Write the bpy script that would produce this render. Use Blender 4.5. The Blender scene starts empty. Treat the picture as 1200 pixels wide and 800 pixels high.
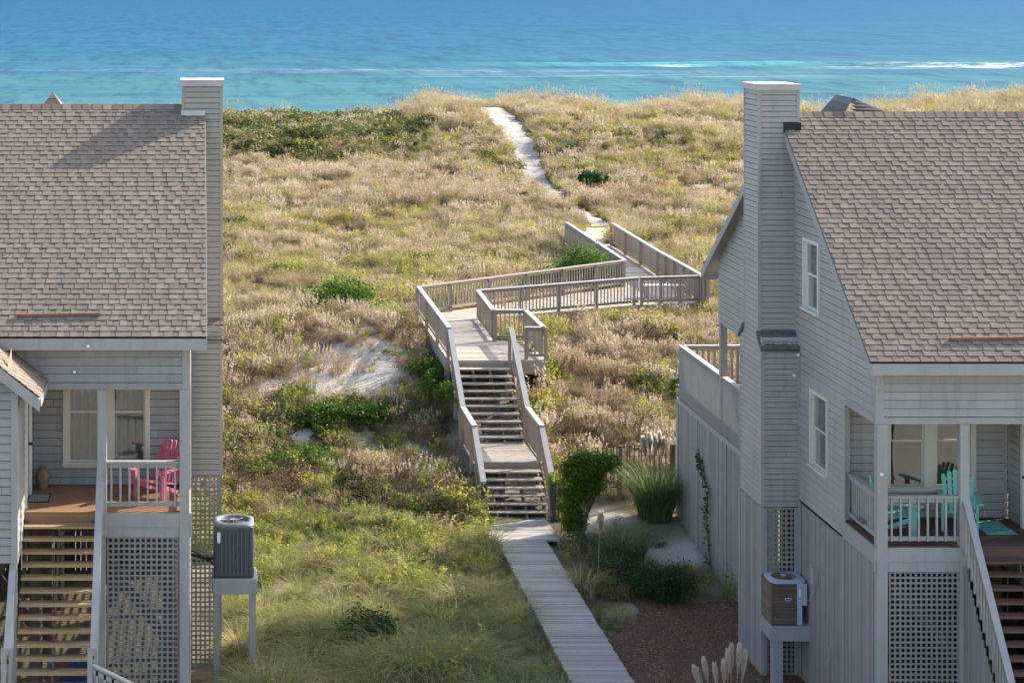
import bpy, math, random
import numpy as np
from mathutils import Vector
R = math.radians
random.seed(7); RNG = np.random.default_rng(11)
sc = bpy.context.scene
COL = sc.collection

# ------------------------------------------------------------------ camera, light
F = 2333.0; CX = 230.0; CY = -10.0; H = 13.2
cam_d = bpy.data.cameras.new('camera'); cam = bpy.data.objects.new('camera', cam_d); COL.objects.link(cam)
cam.location = (0, 0, H); cam.rotation_euler = (R(90), 0, 0)
cam_d.sensor_fit = 'HORIZONTAL'; cam_d.sensor_width = 36; cam_d.lens = F / 1200 * 36
cam_d.shift_x = 0.5 - CX / 1200; cam_d.shift_y = (CY - 400) / 1200
cam_d.clip_start = 0.5; cam_d.clip_end = 60000
sc.camera = cam
SUN_AZ, SUN_EL = 62.0, 29.3          # azimuth measured from +Y (seaward) towards +X
w = bpy.data.worlds.new('World'); sc.world = w; w.use_nodes = True
nt = w.node_tree; nt.nodes.clear()
sky = nt.nodes.new('ShaderNodeTexSky'); sky.sky_type = 'NISHITA'; sky.sun_disc = False
sky.sun_elevation = R(SUN_EL); sky.sun_rotation = R(SUN_AZ); sky.air_density = 1.0; sky.dust_density = 2.5; sky.ozone_density = 1.0
bg = nt.nodes.new('ShaderNodeBackground'); bg.inputs[1].default_value = 0.15
wo = nt.nodes.new('ShaderNodeOutputWorld')
nt.links.new(sky.outputs[0], bg.inputs[0]); nt.links.new(bg.outputs[0], wo.inputs[0])
sl = bpy.data.lights.new('sun', 'SUN'); sl.energy = 3.7; sl.angle = R(0.53); sl.color = (1.0, 0.92, 0.79)
so = bpy.data.objects.new('sun', sl); COL.objects.link(so); so.location = (60, 60, 60)
sd = Vector((math.sin(R(SUN_AZ)) * math.cos(R(SUN_EL)), math.cos(R(SUN_AZ)) * math.cos(R(SUN_EL)), math.sin(R(SUN_EL))))
so.rotation_euler = sd.to_track_quat('Z', 'Y').to_euler()
sc.view_settings.view_transform = 'Standard'; sc.view_settings.look = 'None'
sc.view_settings.exposure = 1.44; sc.view_settings.gamma = 1; sc.view_settings.use_curve_mapping = False

# ------------------------------------------------------------------ helpers
def lin(r, g, b): return tuple((c / 255 / 12.92 if c / 255 <= .04045 else ((c / 255 + .055) / 1.055) ** 2.4) for c in (r, g, b))

def vnoise(x, y, seed=0):
    x = np.asarray(x, float); y = np.asarray(y, float)
    xi = np.floor(x).astype(np.int64); yi = np.floor(y).astype(np.int64)
    fx = x - xi; fy = y - yi; fx = fx * fx * (3 - 2 * fx); fy = fy * fy * (3 - 2 * fy)
    def h(a, b):
        n = (a * 374761393 + b * 668265263 + seed * 1442695041) & 0xffffffff
        n = ((n ^ (n >> 13)) * 1274126177) & 0xffffffff
        n = n ^ (n >> 16)
        return (n & 0xffff) / 65535.0
    return (h(xi, yi) * (1 - fx) + h(xi + 1, yi) * fx) * (1 - fy) + (h(xi, yi + 1) * (1 - fx) + h(xi + 1, yi + 1) * fx) * fy
def fbm(x, y, s, seed=0, o=4):
    t = 0; a = 1; n = 0
    for k in range(o):
        t = t + a * vnoise(np.asarray(x) / s * 2 ** k + 17.3 * k, np.asarray(y) / s * 2 ** k - 9.1 * k, seed + k); n += a; a *= .5
    return t / n
def sstep(a, b, x):
    t = np.clip((np.asarray(x, float) - a) / (b - a), 0, 1); return t * t * (3 - 2 * t)

def tag(o, label=None, cat=None, group=None, kind=None):
    if label: o['label'] = label
    if cat: o['category'] = cat
    if group: o['group'] = group
    if kind: o['kind'] = kind
    return o
def empty(name, loc, label, cat, group=None, rz=0):
    o = bpy.data.objects.new(name, None); COL.objects.link(o); o.location = loc; o.rotation_euler = (0, 0, rz)
    o.empty_display_size = .2
    return tag(o, label, cat, group)

class MB:
    def __init__(s): s.v = []; s.f = []; s.t = []
    def quad(s, a, b, c, d, t=None):
        n = len(s.v); s.v += [tuple(a), tuple(b), tuple(c), tuple(d)]; s.f.append((n, n + 1, n + 2, n + 3)); s.t.append(random.random() if t is None else t)
    def poly(s, pts, t=None):
        n = len(s.v); s.v += [tuple(p) for p in pts]; s.f.append(tuple(range(n, n + len(pts)))); s.t.append(random.random() if t is None else t)
    def hexa(s, p, t=None):      # p: 8 points, bottom ring 0-3, top ring 4-7
        n = len(s.v); s.v += [tuple(q) for q in p]; t = random.random() if t is None else t
        for q in ((3, 2, 1, 0), (4, 5, 6, 7), (0, 1, 5, 4), (1, 2, 6, 5), (2, 3, 7, 6), (3, 0, 4, 7)):
            s.f.append(tuple(n + i for i in q)); s.t.append(t)
    def box(s, x0, x1, y0, y1, z0, z1, t=None):
        s.hexa([(x0, y0, z0), (x1, y0, z0), (x1, y1, z0), (x0, y1, z0), (x0, y0, z1), (x1, y0, z1), (x1, y1, z1), (x0, y1, z1)], t)
    def fbox(s, fr, u0, u1, n0, n1, v0, v1, t=None):   # frame = (origin, U, N), V is up
        O, U, N = fr
        def P(u, n, v): return O + U * u + N * n + Vector((0, 0, v))
        s.hexa([P(u0, n0, v0), P(u1, n0, v0), P(u1, n1, v0), P(u0, n1, v0), P(u0, n0, v1), P(u1, n0, v1), P(u1, n1, v1), P(u0, n1, v1)], t)
    def beam(s, p, q, wd, ht, t=None, up=Vector((0, 0, 1))):
        p = Vector(p); q = Vector(q); d = (q - p).normalized(); sd_ = d.cross(up)
        if sd_.length < 1e-4: sd_ = Vector((1, 0, 0))
        sd_.normalize(); u = sd_.cross(d).normalized(); a = sd_ * wd / 2; b = u * ht / 2
        s.hexa([p - a - b, p + a - b, q + a - b, q - a - b, p - a + b, p + a + b, q + a + b, q - a + b], t)
    def vbeam(s, p, q, wd, ht, t=None):   # sloping board whose ends are cut plumb
        p = Vector(p); q = Vector(q); d = Vector((q.x - p.x, q.y - p.y, 0)).normalized(); a = Vector((-d.y, d.x, 0)) * wd / 2; b = Vector((0, 0, ht / 2))
        s.hexa([p - a - b, p + a - b, q + a - b, q - a - b, p - a + b, p + a + b, q + a + b, q - a + b], t)
    def tube(s, pts, rad, n=8, t=None, cap=True):
        pts = [Vector(p) for p in pts]; t = random.random() if t is None else t
        if not hasattr(rad, '__len__'): rad = [rad] * len(pts)
        base = len(s.v)
        for i, p in enumerate(pts):
            d = (pts[min(i + 1, len(pts) - 1)] - pts[max(i - 1, 0)]).normalized()
            a = d.cross(Vector((0, 0, 1)));
            if a.length < .05: a = d.cross(Vector((1, 0, 0)))
            a.normalize(); b = d.cross(a)
            for k in range(n):
                g = 2 * math.pi * k / n; s.v.append(tuple(p + (a * math.cos(g) + b * math.sin(g)) * rad[i]))
        for i in range(len(pts) - 1):
            for k in range(n):
                s.f.append((base + i * n + k, base + i * n + (k + 1) % n, base + (i + 1) * n + (k + 1) % n, base + (i + 1) * n + k)); s.t.append(t)
        if cap:
            s.f.append(tuple(base + k for k in range(n))[::-1]); s.t.append(t)
            s.f.append(tuple(base + (len(pts) - 1) * n + k for k in range(n))); s.t.append(t)
    def lathe(s, c, prof, n=20, t=.5):
        base = len(s.v)
        for (r, z) in prof:
            for k in range(n):
                g = 2 * math.pi * k / n; s.v.append((c[0] + r * math.cos(g), c[1] + r * math.sin(g), c[2] + z))
        for i in range(len(prof) - 1):
            for k in range(n):
                s.f.append((base + i * n + k, base + i * n + (k + 1) % n, base + (i + 1) * n + (k + 1) % n, base + (i + 1) * n + k)); s.t.append(t)
        s.f.append(tuple(base + (len(prof) - 1) * n + k for k in range(n))); s.t.append(t)
    def build(s, name, mat, parent=None, loc=None, smooth=False, bevel=0):
        # vertices are in world space; a child is stored relative to its root's location
        off = Vector((0, 0, 0)); root = parent
        while root is not None and root.parent is not None: root = root.parent
        if root is not None: off = Vector(root.location)
        elif loc is not None: off = Vector(loc)
        m = bpy.data.meshes.new(name)
        if getattr(s, 'local', False): off = Vector((0, 0, 0))
        m.from_pydata([(v[0] - off.x, v[1] - off.y, v[2] - off.z) for v in s.v], [], s.f)
        a = m.attributes.new('tint', 'FLOAT', 'FACE'); a.data.foreach_set('value', s.t)
        m.materials.append(mat)
        if smooth: m.polygons.foreach_set('use_smooth', [True] * len(m.polygons))
        o = bpy.data.objects.new(name, m); COL.objects.link(o)
        if parent is not None: o.parent = parent
        elif loc is not None: o.location = off
        if bevel:
            b = o.modifiers.new('bevel', 'BEVEL'); b.width = bevel; b.segments = 2; b.limit_method = 'ANGLE'
        return o

def np_mesh(name, verts, faces_flat, nper, mat, tint=None, loc=(0, 0, 0), parent=None, link=True):
    m = bpy.data.meshes.new(name); nv = len(verts); nf = len(faces_flat) // nper
    m.vertices.add(nv); m.vertices.foreach_set('co', np.asarray(verts, np.float32).ravel())
    m.loops.add(nf * nper); m.loops.foreach_set('vertex_index', np.asarray(faces_flat, np.int32))
    m.polygons.add(nf); m.polygons.foreach_set('loop_start', np.arange(0, nf * nper, nper, dtype=np.int32))
    m.update(calc_edges=True)
    if tint is not None:
        a = m.attributes.new('tint', 'FLOAT', 'FACE'); a.data.foreach_set('value', np.asarray(tint, np.float32))
    m.materials.append(mat)
    o = bpy.data.objects.new(name, m)
    if link: COL.objects.link(o)
    o.location = loc
    if parent: o.parent = parent
    return o

# ------------------------------------------------------------------ materials
def nodes(name):
    m = bpy.data.materials.new(name); m.use_nodes = True; t = m.node_tree; t.nodes.clear()
    out = t.nodes.new('ShaderNodeOutputMaterial'); return m, t, out
def N(t, k, **kw):
    n = t.nodes.new(k)
    for a, b in kw.items(): setattr(n, a, b)
    return n
def noise(t, scale, vec=None, detail=4, rough=.55, stretch=None, coord='Object'):
    if vec is None:
        tc = N(t, 'ShaderNodeNewGeometry') if coord == 'World' else N(t, 'ShaderNodeTexCoord')
        vec = tc.outputs['Position'] if coord == 'World' else tc.outputs['Object']
    if stretch:
        mp = N(t, 'ShaderNodeMapping'); mp.inputs['Scale'].default_value = stretch; t.links.new(vec, mp.inputs[0]); vec = mp.outputs[0]
    n = N(t, 'ShaderNodeTexNoise'); n.inputs['Scale'].default_value = scale; n.inputs['Detail'].default_value = detail; n.inputs['Roughness'].default_value = rough
    t.links.new(vec, n.inputs['Vector']); return n.outputs['Fac']
def mixc(t, fac, a, b, blend='MIX'):
    n = N(t, 'ShaderNodeMix', data_type='RGBA', blend_type=blend)
    for i, x in ((0, fac), (6, a), (7, b)):
        if hasattr(x, 'links') or hasattr(x, 'is_linked'): t.links.new(x, n.inputs[i])
        else: n.inputs[i].default_value = x if i == 0 else (*x, 1) if len(x) == 3 else x
    return n.outputs[2]
def ramp(t, fac, stops):
    n = N(t, 'ShaderNodeValToRGB'); e = n.color_ramp.elements
    while len(e) > 1: e.remove(e[0])
    e[0].position = stops[0][0]; e[0].color = (*stops[0][1], 1)
    for p, c in stops[1:]:
        x = e.new(p); x.color = (*c, 1)
    t.links.new(fac, n.inputs[0]); return n.outputs[0]
def maprange(t, v, a, b, c=0., d=1.):
    n = N(t, 'ShaderNodeMapRange'); n.inputs[1].default_value = a; n.inputs[2].default_value = b; n.inputs[3].default_value = c; n.inputs[4].default_value = d
    t.links.new(v, n.inputs[0]); return n.outputs[0]
def attr(t, name='tint'):
    n = N(t, 'ShaderNodeAttribute'); n.attribute_name = name; return n.outputs['Fac']
def surf(name, c1, c2, rough=.7, nscale=6, stretch=None, tintw=.5, bump=0, bscale=60, spec=.3, metal=0, stain=None, stainw=.5, streak=0):
    """two base colours mixed by the per-board tint and noise, optional stain colour in blotches"""
    m, t, out = nodes(name); p = N(t, 'ShaderNodeBsdfPrincipled')
    n = noise(t, nscale, stretch=stretch)
    n2 = maprange(t, n, .3, .7)
    f = N(t, 'ShaderNodeMix', data_type='FLOAT'); f.inputs[0].default_value = tintw; t.links.new(n2, f.inputs[2]); t.links.new(attr(t), f.inputs[3])
    c = mixc(t, f.outputs[0], c1, c2)
    if stain:
        s = noise(t, nscale * .35 + .4, detail=6, rough=.7); s = maprange(t, s, .56, .75, 0, stainw); c = mixc(t, s, c, stain)
    if streak:
        s = maprange(t, noise(t, 4.5, detail=5, rough=.7, stretch=(1, 1, .12)), .50, .72, 0, streak); c = mixc(t, s, c, tuple(x * .62 for x in c1))
    t.links.new(c, p.inputs['Base Color']); p.inputs['Roughness'].default_value = rough; p.inputs['Specular IOR Level'].default_value = spec; p.inputs['Metallic'].default_value = metal
    if bump:
        b = N(t, 'ShaderNodeBump'); b.inputs['Strength'].default_value = bump; b.inputs['Distance'].default_value = .01
        t.links.new(noise(t, bscale, stretch=stretch), b.inputs['Height']); t.links.new(b.outputs[0], p.inputs['Normal'])
    t.links.new(p.outputs[0], out.inputs[0]); return m
def foliage(name, stops, trans=.35, vary=.35, rough=.6, wscale=.25, tintw=.5):
    """leaf/blade colour from a ramp driven by per-face tint, per-instance random and world-space noise"""
    m, t, out = nodes(name); d = N(t, 'ShaderNodeBsdfPrincipled'); tr = N(t, 'ShaderNodeBsdfTranslucent'); mx = N(t, 'ShaderNodeMixShader')
    oi = N(t, 'ShaderNodeObjectInfo'); nz = maprange(t, noise(t, wscale, detail=4, coord='World'), .3, .7)
    a = N(t, 'ShaderNodeMath', operation='MULTIPLY_ADD'); t.links.new(attr(t), a.inputs[0]); a.inputs[1].default_value = tintw
    b = N(t, 'ShaderNodeMath', operation='MULTIPLY_ADD'); t.links.new(oi.outputs['Random'], b.inputs[0]); b.inputs[1].default_value = vary; 
    c = N(t, 'ShaderNodeMath', operation='MULTIPLY'); t.links.new(nz, c.inputs[0]); c.inputs[1].default_value = max(0, 1 - tintw - vary)
    t.links.new(c.outputs[0], b.inputs[2]); t.links.new(b.outputs[0], a.inputs[2])
    col = ramp(t, a.outputs[0], stops)
    t.links.new(col, d.inputs['Base Color']); d.inputs['Roughness'].default_value = rough; d.inputs['Specular IOR Level'].default_value = .2
    t.links.new(col, tr.inputs[0]); mx.inputs[0].default_value = trans
    t.links.new(d.outputs[0], mx.inputs[1]); t.links.new(tr.outputs[0], mx.inputs[2]); t.links.new(mx.outputs[0], out.inputs[0]); return m

M = {}
M['siding'] = surf('painted lap siding', (.275, .27, .262), (.325, .318, .305), .55, 1.5, (1, 1, 3), .6, .15, 40, streak=.5, stain=(.19, .19, .18), stainw=.5)
M['siding_r'] = surf('painted grey siding', (.325, .314, .30), (.375, .362, .342), .55, 1.5, (1, 1, 3), .6, .15, 40, streak=.5, stain=(.21, .20, .185), stainw=.5)
M['vinyl'] = surf('chimney siding', (.31, .293, .25), (.345, .323, .275), .5, 1.2, (1, 1, 2), .3, .1, 30, stain=(.23, .22, .19), stainw=.35)
M['trim'] = surf('grey painted trim', (.31, .305, .30), (.36, .352, .34), .5, 4, None, .4, .15, 50, streak=.4, stain=(.21, .205, .195), stainw=.45)
M['casing'] = surf('cream window casing', (.56, .52, .44), (.62, .58, .50), .5, 4, None, .4)
M['white'] = surf('white window frame', (.62, .60, .55), (.70, .68, .64), .45, 4, None, .4)
M['skirt'] = surf('weathered skirt boards', (.22, .21, .205), (.34, .32, .30), .8, 3, (4, 4, .5), .6, .3, 30, stain=(.17, .165, .20), stainw=.6)
M['lattice'] = surf('painted lattice', (.215, .21, .205), (.28, .27, .255), .7, 5, None, .5)
M['floor_l'] = surf('stained porch boards', (.24, .135, .07), (.33, .20, .11), .6, 6, (1, 8, 1), .5, .2, 30)
M['floor_r'] = surf('red brown porch boards', (.115, .055, .048), (.155, .075, .062), .6, 6, (8, 1, 1), .5, .2, 30)
M['tread'] = surf('worn stair treads', (.32, .20, .10), (.48, .32, .17), .75, 6, (2, 8, 8), .6, .3, 30, stain=(.12, .10, .08), stainw=.6)
M['deck'] = surf('weathered deck boards', (.26, .215, .175), (.48, .415, .355), .85, 5, (2, 12, 2), .65, .3, 30, stain=(.24, .21, .19), stainw=.5)
M['walk'] = surf('boardwalk planks', (.24, .215, .195), (.50, .455, .41), .85, 3, (2, 14, 2), .7, .3, 30, stain=(.24, .225, .225), stainw=.6)
M['wood'] = surf('weathered railing wood', (.28, .225, .18), (.38, .325, .27), .85, 5, (6, 6, 1), .6, .3, 40, stain=(.20, .16, .13), stainw=.5)
M['toprail'] = surf('grey cap rail', (.33, .32, .31), (.42, .40, .385), .8, 4, None, .5, .2, 40)
M['rotwood'] = surf('raw piling wood', (.08, .058, .043), (.13, .098, .075), .9, 6, None, .5)
M['dark'] = surf('dark painted post', (.05, .055, .065), (.07, .075, .085), .6, 6)
M['black'] = surf('black rubber', (.015, .015, .017), (.03, .03, .03), .6)
M['metal'] = surf('galvanised flashing', (.42, .43, .44), (.5, .5, .5), .45, 5, metal=.5)
M['capmetal'] = surf('weathered metal cap', (.40, .38, .37), (.5, .48, .46), .6, 5, stain=(.30, .22, .18), stainw=.4)
M['ac_dark'] = surf('dark blue grey louvres', (.022, .03, .042), (.13, .15, .175), .5, 8, None, .95)
M['ac_grey'] = surf('grey enamel', (.13, .142, .155), (.17, .182, .195), .45, 6)
M['ac_blue'] = surf('pale blue grey enamel', (.36, .42, .50), (.42, .48, .56), .45, 6, stain=(.3, .27, .25), stainw=.3)
M['ac_brown'] = surf('rusty brown louvres', (.10, .065, .045), (.17, .12, .09), .65, 8, (1, 1, 5), .6, stain=(.07, .045, .03), stainw=.6)
M['rust'] = surf('rusty fan blades', (.16, .075, .04), (.24, .13, .08), .75, 12)
M['aqua'] = surf('aqua plastic', (.22, .55, .44), (.27, .60, .49), .5, 4, None, .4, spec=.35)
M['pink'] = surf('pink plastic', (.50, .12, .19), (.56, .16, .24), .5, 4, None, .4, spec=.35)
M['rug'] = surf('aqua woven rug', (.12, .40, .36), (.22, .52, .46), .95, 30, None, .4, .4, 120)
M['clay'] = surf('glazed clay', (.16, .10, .055), (.30, .20, .12), .5, 9, None, .2)
M['red'] = surf('red strip', (.50, .09, .05), (.6, .14, .07), .6)
M['strip'] = surf('rusty brown strip', (.14, .07, .055), (.30, .13, .07), .7, 3, (6, 1, 1), .2)
M['yellow'] = surf('yellow tape', (.85, .62, .03), (.9, .7, .05), .5)
M['blue'] = surf('blue tarp', (.02, .05, .14), (.03, .08, .2), .5)
M['curtain'] = surf('net curtain', (.27, .27, .28), (.38, .38, .39), .9, 3, (8, 8, 1), .4)
M['blind'] = surf('pale blind slats', (.50, .50, .50), (.6, .6, .6), .8, 3)
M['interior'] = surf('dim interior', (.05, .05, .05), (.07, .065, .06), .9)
M['paper'] = surf('white sticker', (.75, .75, .75), (.8, .8, .8), .6)
M['picket'] = surf('weathered fence pickets', (.15, .105, .075), (.27, .20, .145), .9, 8, None, .7)
M['driftwood'] = surf('bark', (.14, .11, .09), (.22, .18, .15), .9, 12)
# glass
m, t, out = nodes('window glass'); g = N(t, 'ShaderNodeBsdfGlossy'); g.inputs['Roughness'].default_value = .03; g.inputs[0].default_value = (.85, .9, .95, 1)
tr = N(t, 'ShaderNodeBsdfTransparent'); tr.inputs[0].default_value = (.62, .66, .68, 1); mx = N(t, 'ShaderNodeMixShader'); lw = N(t, 'ShaderNodeLayerWeight'); lw.inputs[0].default_value = .35
f = maprange(t, lw.outputs['Facing'], 0, 1, .11, .9)
b = N(t, 'ShaderNodeBump'); b.inputs['Strength'].default_value = .25; b.inputs['Distance'].default_value = .02; t.links.new(noise(t, 1.6, detail=1), b.inputs['Height']); t.links.new(b.outputs[0], g.inputs['Normal'])
t.links.new(f, mx.inputs[0]); t.links.new(tr.outputs[0], mx.inputs[1]); t.links.new(g.outputs[0], mx.inputs[2]); t.links.new(mx.outputs[0], out.inputs[0]); M['glass'] = m
# shingles
def shingle(name, cs):
    m, t, out = nodes(name); p = N(t, 'ShaderNodeBsdfPrincipled')
    c = ramp(t, attr(t), [(0, (.03, .026, .024)), (.03, cs[0]), (.35, cs[1]), (.7, cs[2]), (1, cs[3])])  # near-black first stop is the painted shadow on the tab lips
    n = maprange(t, noise(t, 220, detail=2, rough=.8), .3, .7); c = mixc(t, n, mixc(t, .2, c, (.04, .035, .035)), mixc(t, .18, c, (.6, .55, .5)))
    n2 = maprange(t, noise(t, .8, detail=5, rough=.65), .42, .72, 0, .35); c = mixc(t, n2, c, (.16, .135, .125))
    t.links.new(c, p.inputs['Base Color']); p.inputs['Roughness'].default_value = .95; p.inputs['Specular IOR Level'].default_value = .15
    b = N(t, 'ShaderNodeBump'); b.inputs['Strength'].default_value = .5; b.inputs['Distance'].default_value = .004; t.links.new(noise(t, 180, detail=2), b.inputs['Height']); t.links.new(b.outputs[0], p.inputs['Normal'])
    t.links.new(p.outputs[0], out.inputs[0]); return m
M['shingle'] = shingle('tan shingles', [(.15, .108, .076), (.205, .152, .108), (.25, .19, .138), (.31, .243, .178)])
M['shingle_r'] = shingle('grey brown shingles', [(.132, .095, .072), (.178, .133, .102), (.222, .17, .132), (.275, .216, .17)])
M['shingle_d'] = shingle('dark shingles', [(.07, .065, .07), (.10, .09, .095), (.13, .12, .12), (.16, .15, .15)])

# ------------------------------------------------------------------ terrain
cu = np.array([0, 260, 300, 340, 380, 400, 430, 470, 500, 530, 560, 600, 640, 680, 720, 760, 800, 870, 940, 1000, 1060, 1130, 1200, 1500])
cyy = np.array([140, 140, 137, 141, 144, 140, 139, 136, 123, 118, 121, 123, 124, 127, 130, 124, 120, 121, 131, 129, 117, 115, 114, 114])
SEA = -2.6
def terrain(X, Y):
    X = np.asarray(X, float); Y = np.asarray(Y, float)
    Ys = np.maximum(Y, 20); u = CX + F * X / Ys
    crest = H - (np.interp(u, cu, cyy) + 10) * 150 / F - .40
    z1 = np.interp(Y, [-100, 36, 42, 46, 50, 52.5, 55.5, 57.5, 60, 64.5, 70, 86, 105, 121, 126, 138, 150, 158, 175, 200, 243, 300, 1000], [-.8, -.8, -.85, -.8, -.7, -.45, .2, .9, 1.5, 2.0, 2.05, 2.27, 2.35, 2.6, 3.1, 3.55, 3.2, 2.6, .2, -1.3, SEA, -5, -30])
    mid = np.interp(Y, [0, 105, 121, 135, 150], [0, 0, .25, .75, 1])
    z = np.where(Y < 150, z1 + (crest - 3.2) * mid, np.where(Y < 175, z1 + (crest - 3.2) * (1 - sstep(152, 172, Y)), z1))
    # dip in front of the left bank, right houses' yard lower
    z = z - .25 * sstep(8, 12, X) * (1 - sstep(46, 52, Y))
    a = sstep(49, 56, Y) * (1 - sstep(200, 240, Y))
    # keep flat where the walkover meets the sand
    wk = np.exp(-((X - 17.0) / 3.0) ** 2) * np.exp(-((Y - 88) / 5.0) ** 2)
    nz = (fbm(X, Y * .8, 9, 3, 3) - .5) * 1.3 * sstep(60, 90, Y) + (fbm(X, Y, 3.2, 9, 3) - .5) * .55 + (fbm(X, Y, .9, 21, 3) - .5) * .2
    zz = z + a * nz * (1 - wk)
    # scarp of bare sand left of the stairs
    zz = zz + .45 * np.exp(-((X - 5.2) / 2.6) ** 2) * sstep(61.3, 62.4, Y + .5 * (fbm(X, Y, 1.1, 5, 2) - .5)) * (1 - sstep(64, 70, Y))
    # under the walkover the sand stays below the planks
    dk = sstep(5.9, 6.8, X) * (1 - sstep(9.6, 11, X)) * sstep(51, 52, Y) * (1 - sstep(60, 66, Y))
    lim = np.interp(Y, [50, 53.2, 55.8, 58.8, 60, 70], [-.75, -.3, .0, 1.6, 1.85, 1.9])
    zz = np.where((dk > 0) & (zz > lim), zz * (1 - dk) + lim * dk, zz)
    dk2 = sstep(8, 9.5, X) * (1 - sstep(18, 20, X)) * sstep(61, 64, Y) * (1 - sstep(84, 87, Y)) 
    zz = np.where(zz > 1.9, zz - dk2 * (zz - 1.9), zz)
    hb = (sstep(11.3, 12.2, X) + (1 - sstep(-.5, .8, X))) * (1 - sstep(51, 53.5, Y))
    hb = np.clip(hb, 0, 1)
    return zz
def T(x, y): return float(terrain(x, y))
def ray(u, v):
    """the point of the terrain seen at picture position (u, v)"""
    Ys = np.linspace(34, 175, 3000); X = (u - CX) * Ys / F; Zr = H - (v - CY) * Ys / F
    d = Zr - terrain(X, Ys); i = int(np.argmax(d < 0)) if (d < 0).any() else len(Ys) - 1
    return float(X[i]), float(Ys[i]), float(terrain(X[i], Ys[i]))
def P(x, y, Y): return ((x - CX) * Y / F, Y, H - (y - CY) * Y / F)

def ground_grid():
    xs = np.concatenate([[-3000, -1200, -500, -200, -100, -60, -40, -28], np.arange(-22, 36, .4), np.arange(36, 75, 1.0), [80, 95, 120, 160, 260, 600, 1400, 3000]])
    ys = np.concatenate([[-2500, -900, -300, -100, -40, -10, 5, 15, 25, 30], np.arange(33, 90, .36), np.arange(90, 176, .6), np.arange(177, 260, 3.0), [280, 400, 700]])
    X, Y = np.meshgrid(xs, ys); Z = terrain(X, Y)
    return xs, ys, X, Y, Z
xs, ys, GX, GY, GZ = ground_grid()
# sand mask / litter amount per vertex (bare sand by patch; shade painted in as litter under the houses)
SANDS = [(385, 440, 88, 27), (400, 432, 62, 20), (350, 462, 42, 20), (455, 428, 36, 12), (330, 425, 20, 12), (300, 500, 25, 12), (820, 223, 26, 5), (748, 211, 24, 6), (300, 138, 45, 5), (575, 136, 26, 7), (385, 442, 60, 18), (462, 375, 34, 7),
         (345, 508, 22, 10), (705, 608, 45, 12), (800, 640, 50, 26), (425, 385, 25, 6), (670, 400, 22, 6), (640, 425, 25, 8), (740, 632, 22, 10), (790, 255, 22, 3), (610, 190, 12, 30), (210, 330, 20, 7), (240, 500, 30, 20), (760, 225, 20, 4), (300, 345, 16, 4)]
def uv(X, Y, Z): return CX + F * X / np.maximum(Y, 20), CY + F * (H - Z) / np.maximum(Y, 20)
def sandmask(u, v, X, Y):
    m = np.zeros_like(u)
    for (a, b, ra, rb) in SANDS: m = np.maximum(m, 1.35 - np.sqrt(((u - a) / ra) ** 2 + ((v - b) / rb) ** 2))
    m = m + (fbm(X, Y, 1.3, 31, 4) - .5) * 2.1
    return np.clip(m, 0, 1)
u_, v_ = uv(GX, GY, GZ); sm = sandmask(u_, v_, GX, GY)
sm = np.maximum(sm, sstep(158, 166, GY)); sm = np.maximum(sm, (1 - sstep(20, 34, GY)) * .45 * (.4 + 1.2 * fbm(GX, GY, 6, 88, 3)))
und = ((GX < -.2) & (GX > -10) | (GX > 12.65) & (GX < 24)) & (GY > 36) & (GY < 50); sm = np.where(und, 0, sm); sm = np.where((GX < -10) & (GY < 50), .3, sm)  # sand removed under the houses so the darker litter colour deepens their shade
ny, nx = GX.shape; idx = np.arange(ny * nx).reshape(ny, nx)
q = np.stack([idx[:-1, :-1], idx[:-1, 1:], idx[1:, 1:], idx[1:, :-1]], -1).reshape(-1)
m, t, out = nodes('dune ground'); p = N(t, 'ShaderNodeBsdfPrincipled'); p.inputs['Roughness'].default_value = .95; p.inputs['Specular IOR Level'].default_value = .1
sa = attr(t, 'sand'); n1 = maprange(t, noise(t, 3.5, detail=6, rough=.7), .35, .65); n2 = maprange(t, noise(t, 26, detail=4, rough=.7), .35, .65)
sand = mixc(t, n2, (.50, .44, .365), (.62, .56, .48)); sand = mixc(t, maprange(t, noise(t, 9, detail=6, rough=.75), .55, .7, 0, .55), sand, (.25, .20, .15))
lit = mixc(t, n1, (.15, .115, .075), (.27, .21, .14)); lit = mixc(t, n2, lit, (.12, .12, .05))
ff = N(t, 'ShaderNodeMath', operation='MULTIPLY_ADD'); t.links.new(n2, ff.inputs[0]); ff.inputs[1].default_value = .35; ff.inputs[2].default_value = -.17
f2 = N(t, 'ShaderNodeMath', operation='ADD', use_clamp=True); t.links.new(ff.outputs[0], f2.inputs[0]); t.links.new(sa, f2.inputs[1])
t.links.new(mixc(t, f2.outputs[0], lit, sand), p.inputs['Base Color'])
b = N(t, 'ShaderNodeBump'); b.inputs['Strength'].default_value = .9; b.inputs['Distance'].default_value = .06; t.links.new(noise(t, 7, detail=8, rough=.7), b.inputs['Height']); t.links.new(b.outputs[0], p.inputs['Normal'])
t.links.new(p.outputs[0], out.inputs[0]); M['ground'] = m
go = np_mesh('ground', np.stack([GX, GY, GZ], -1).reshape(-1, 3), q, 4, M['ground'])
a = go.data.attributes.new('sand', 'FLOAT', 'POINT'); a.data.foreach_set('value', sm.ravel().astype(np.float32))
go.data.polygons.foreach_set('use_smooth', np.ones(len(go.data.polygons), bool)); tag(go, kind='structure')

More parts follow.
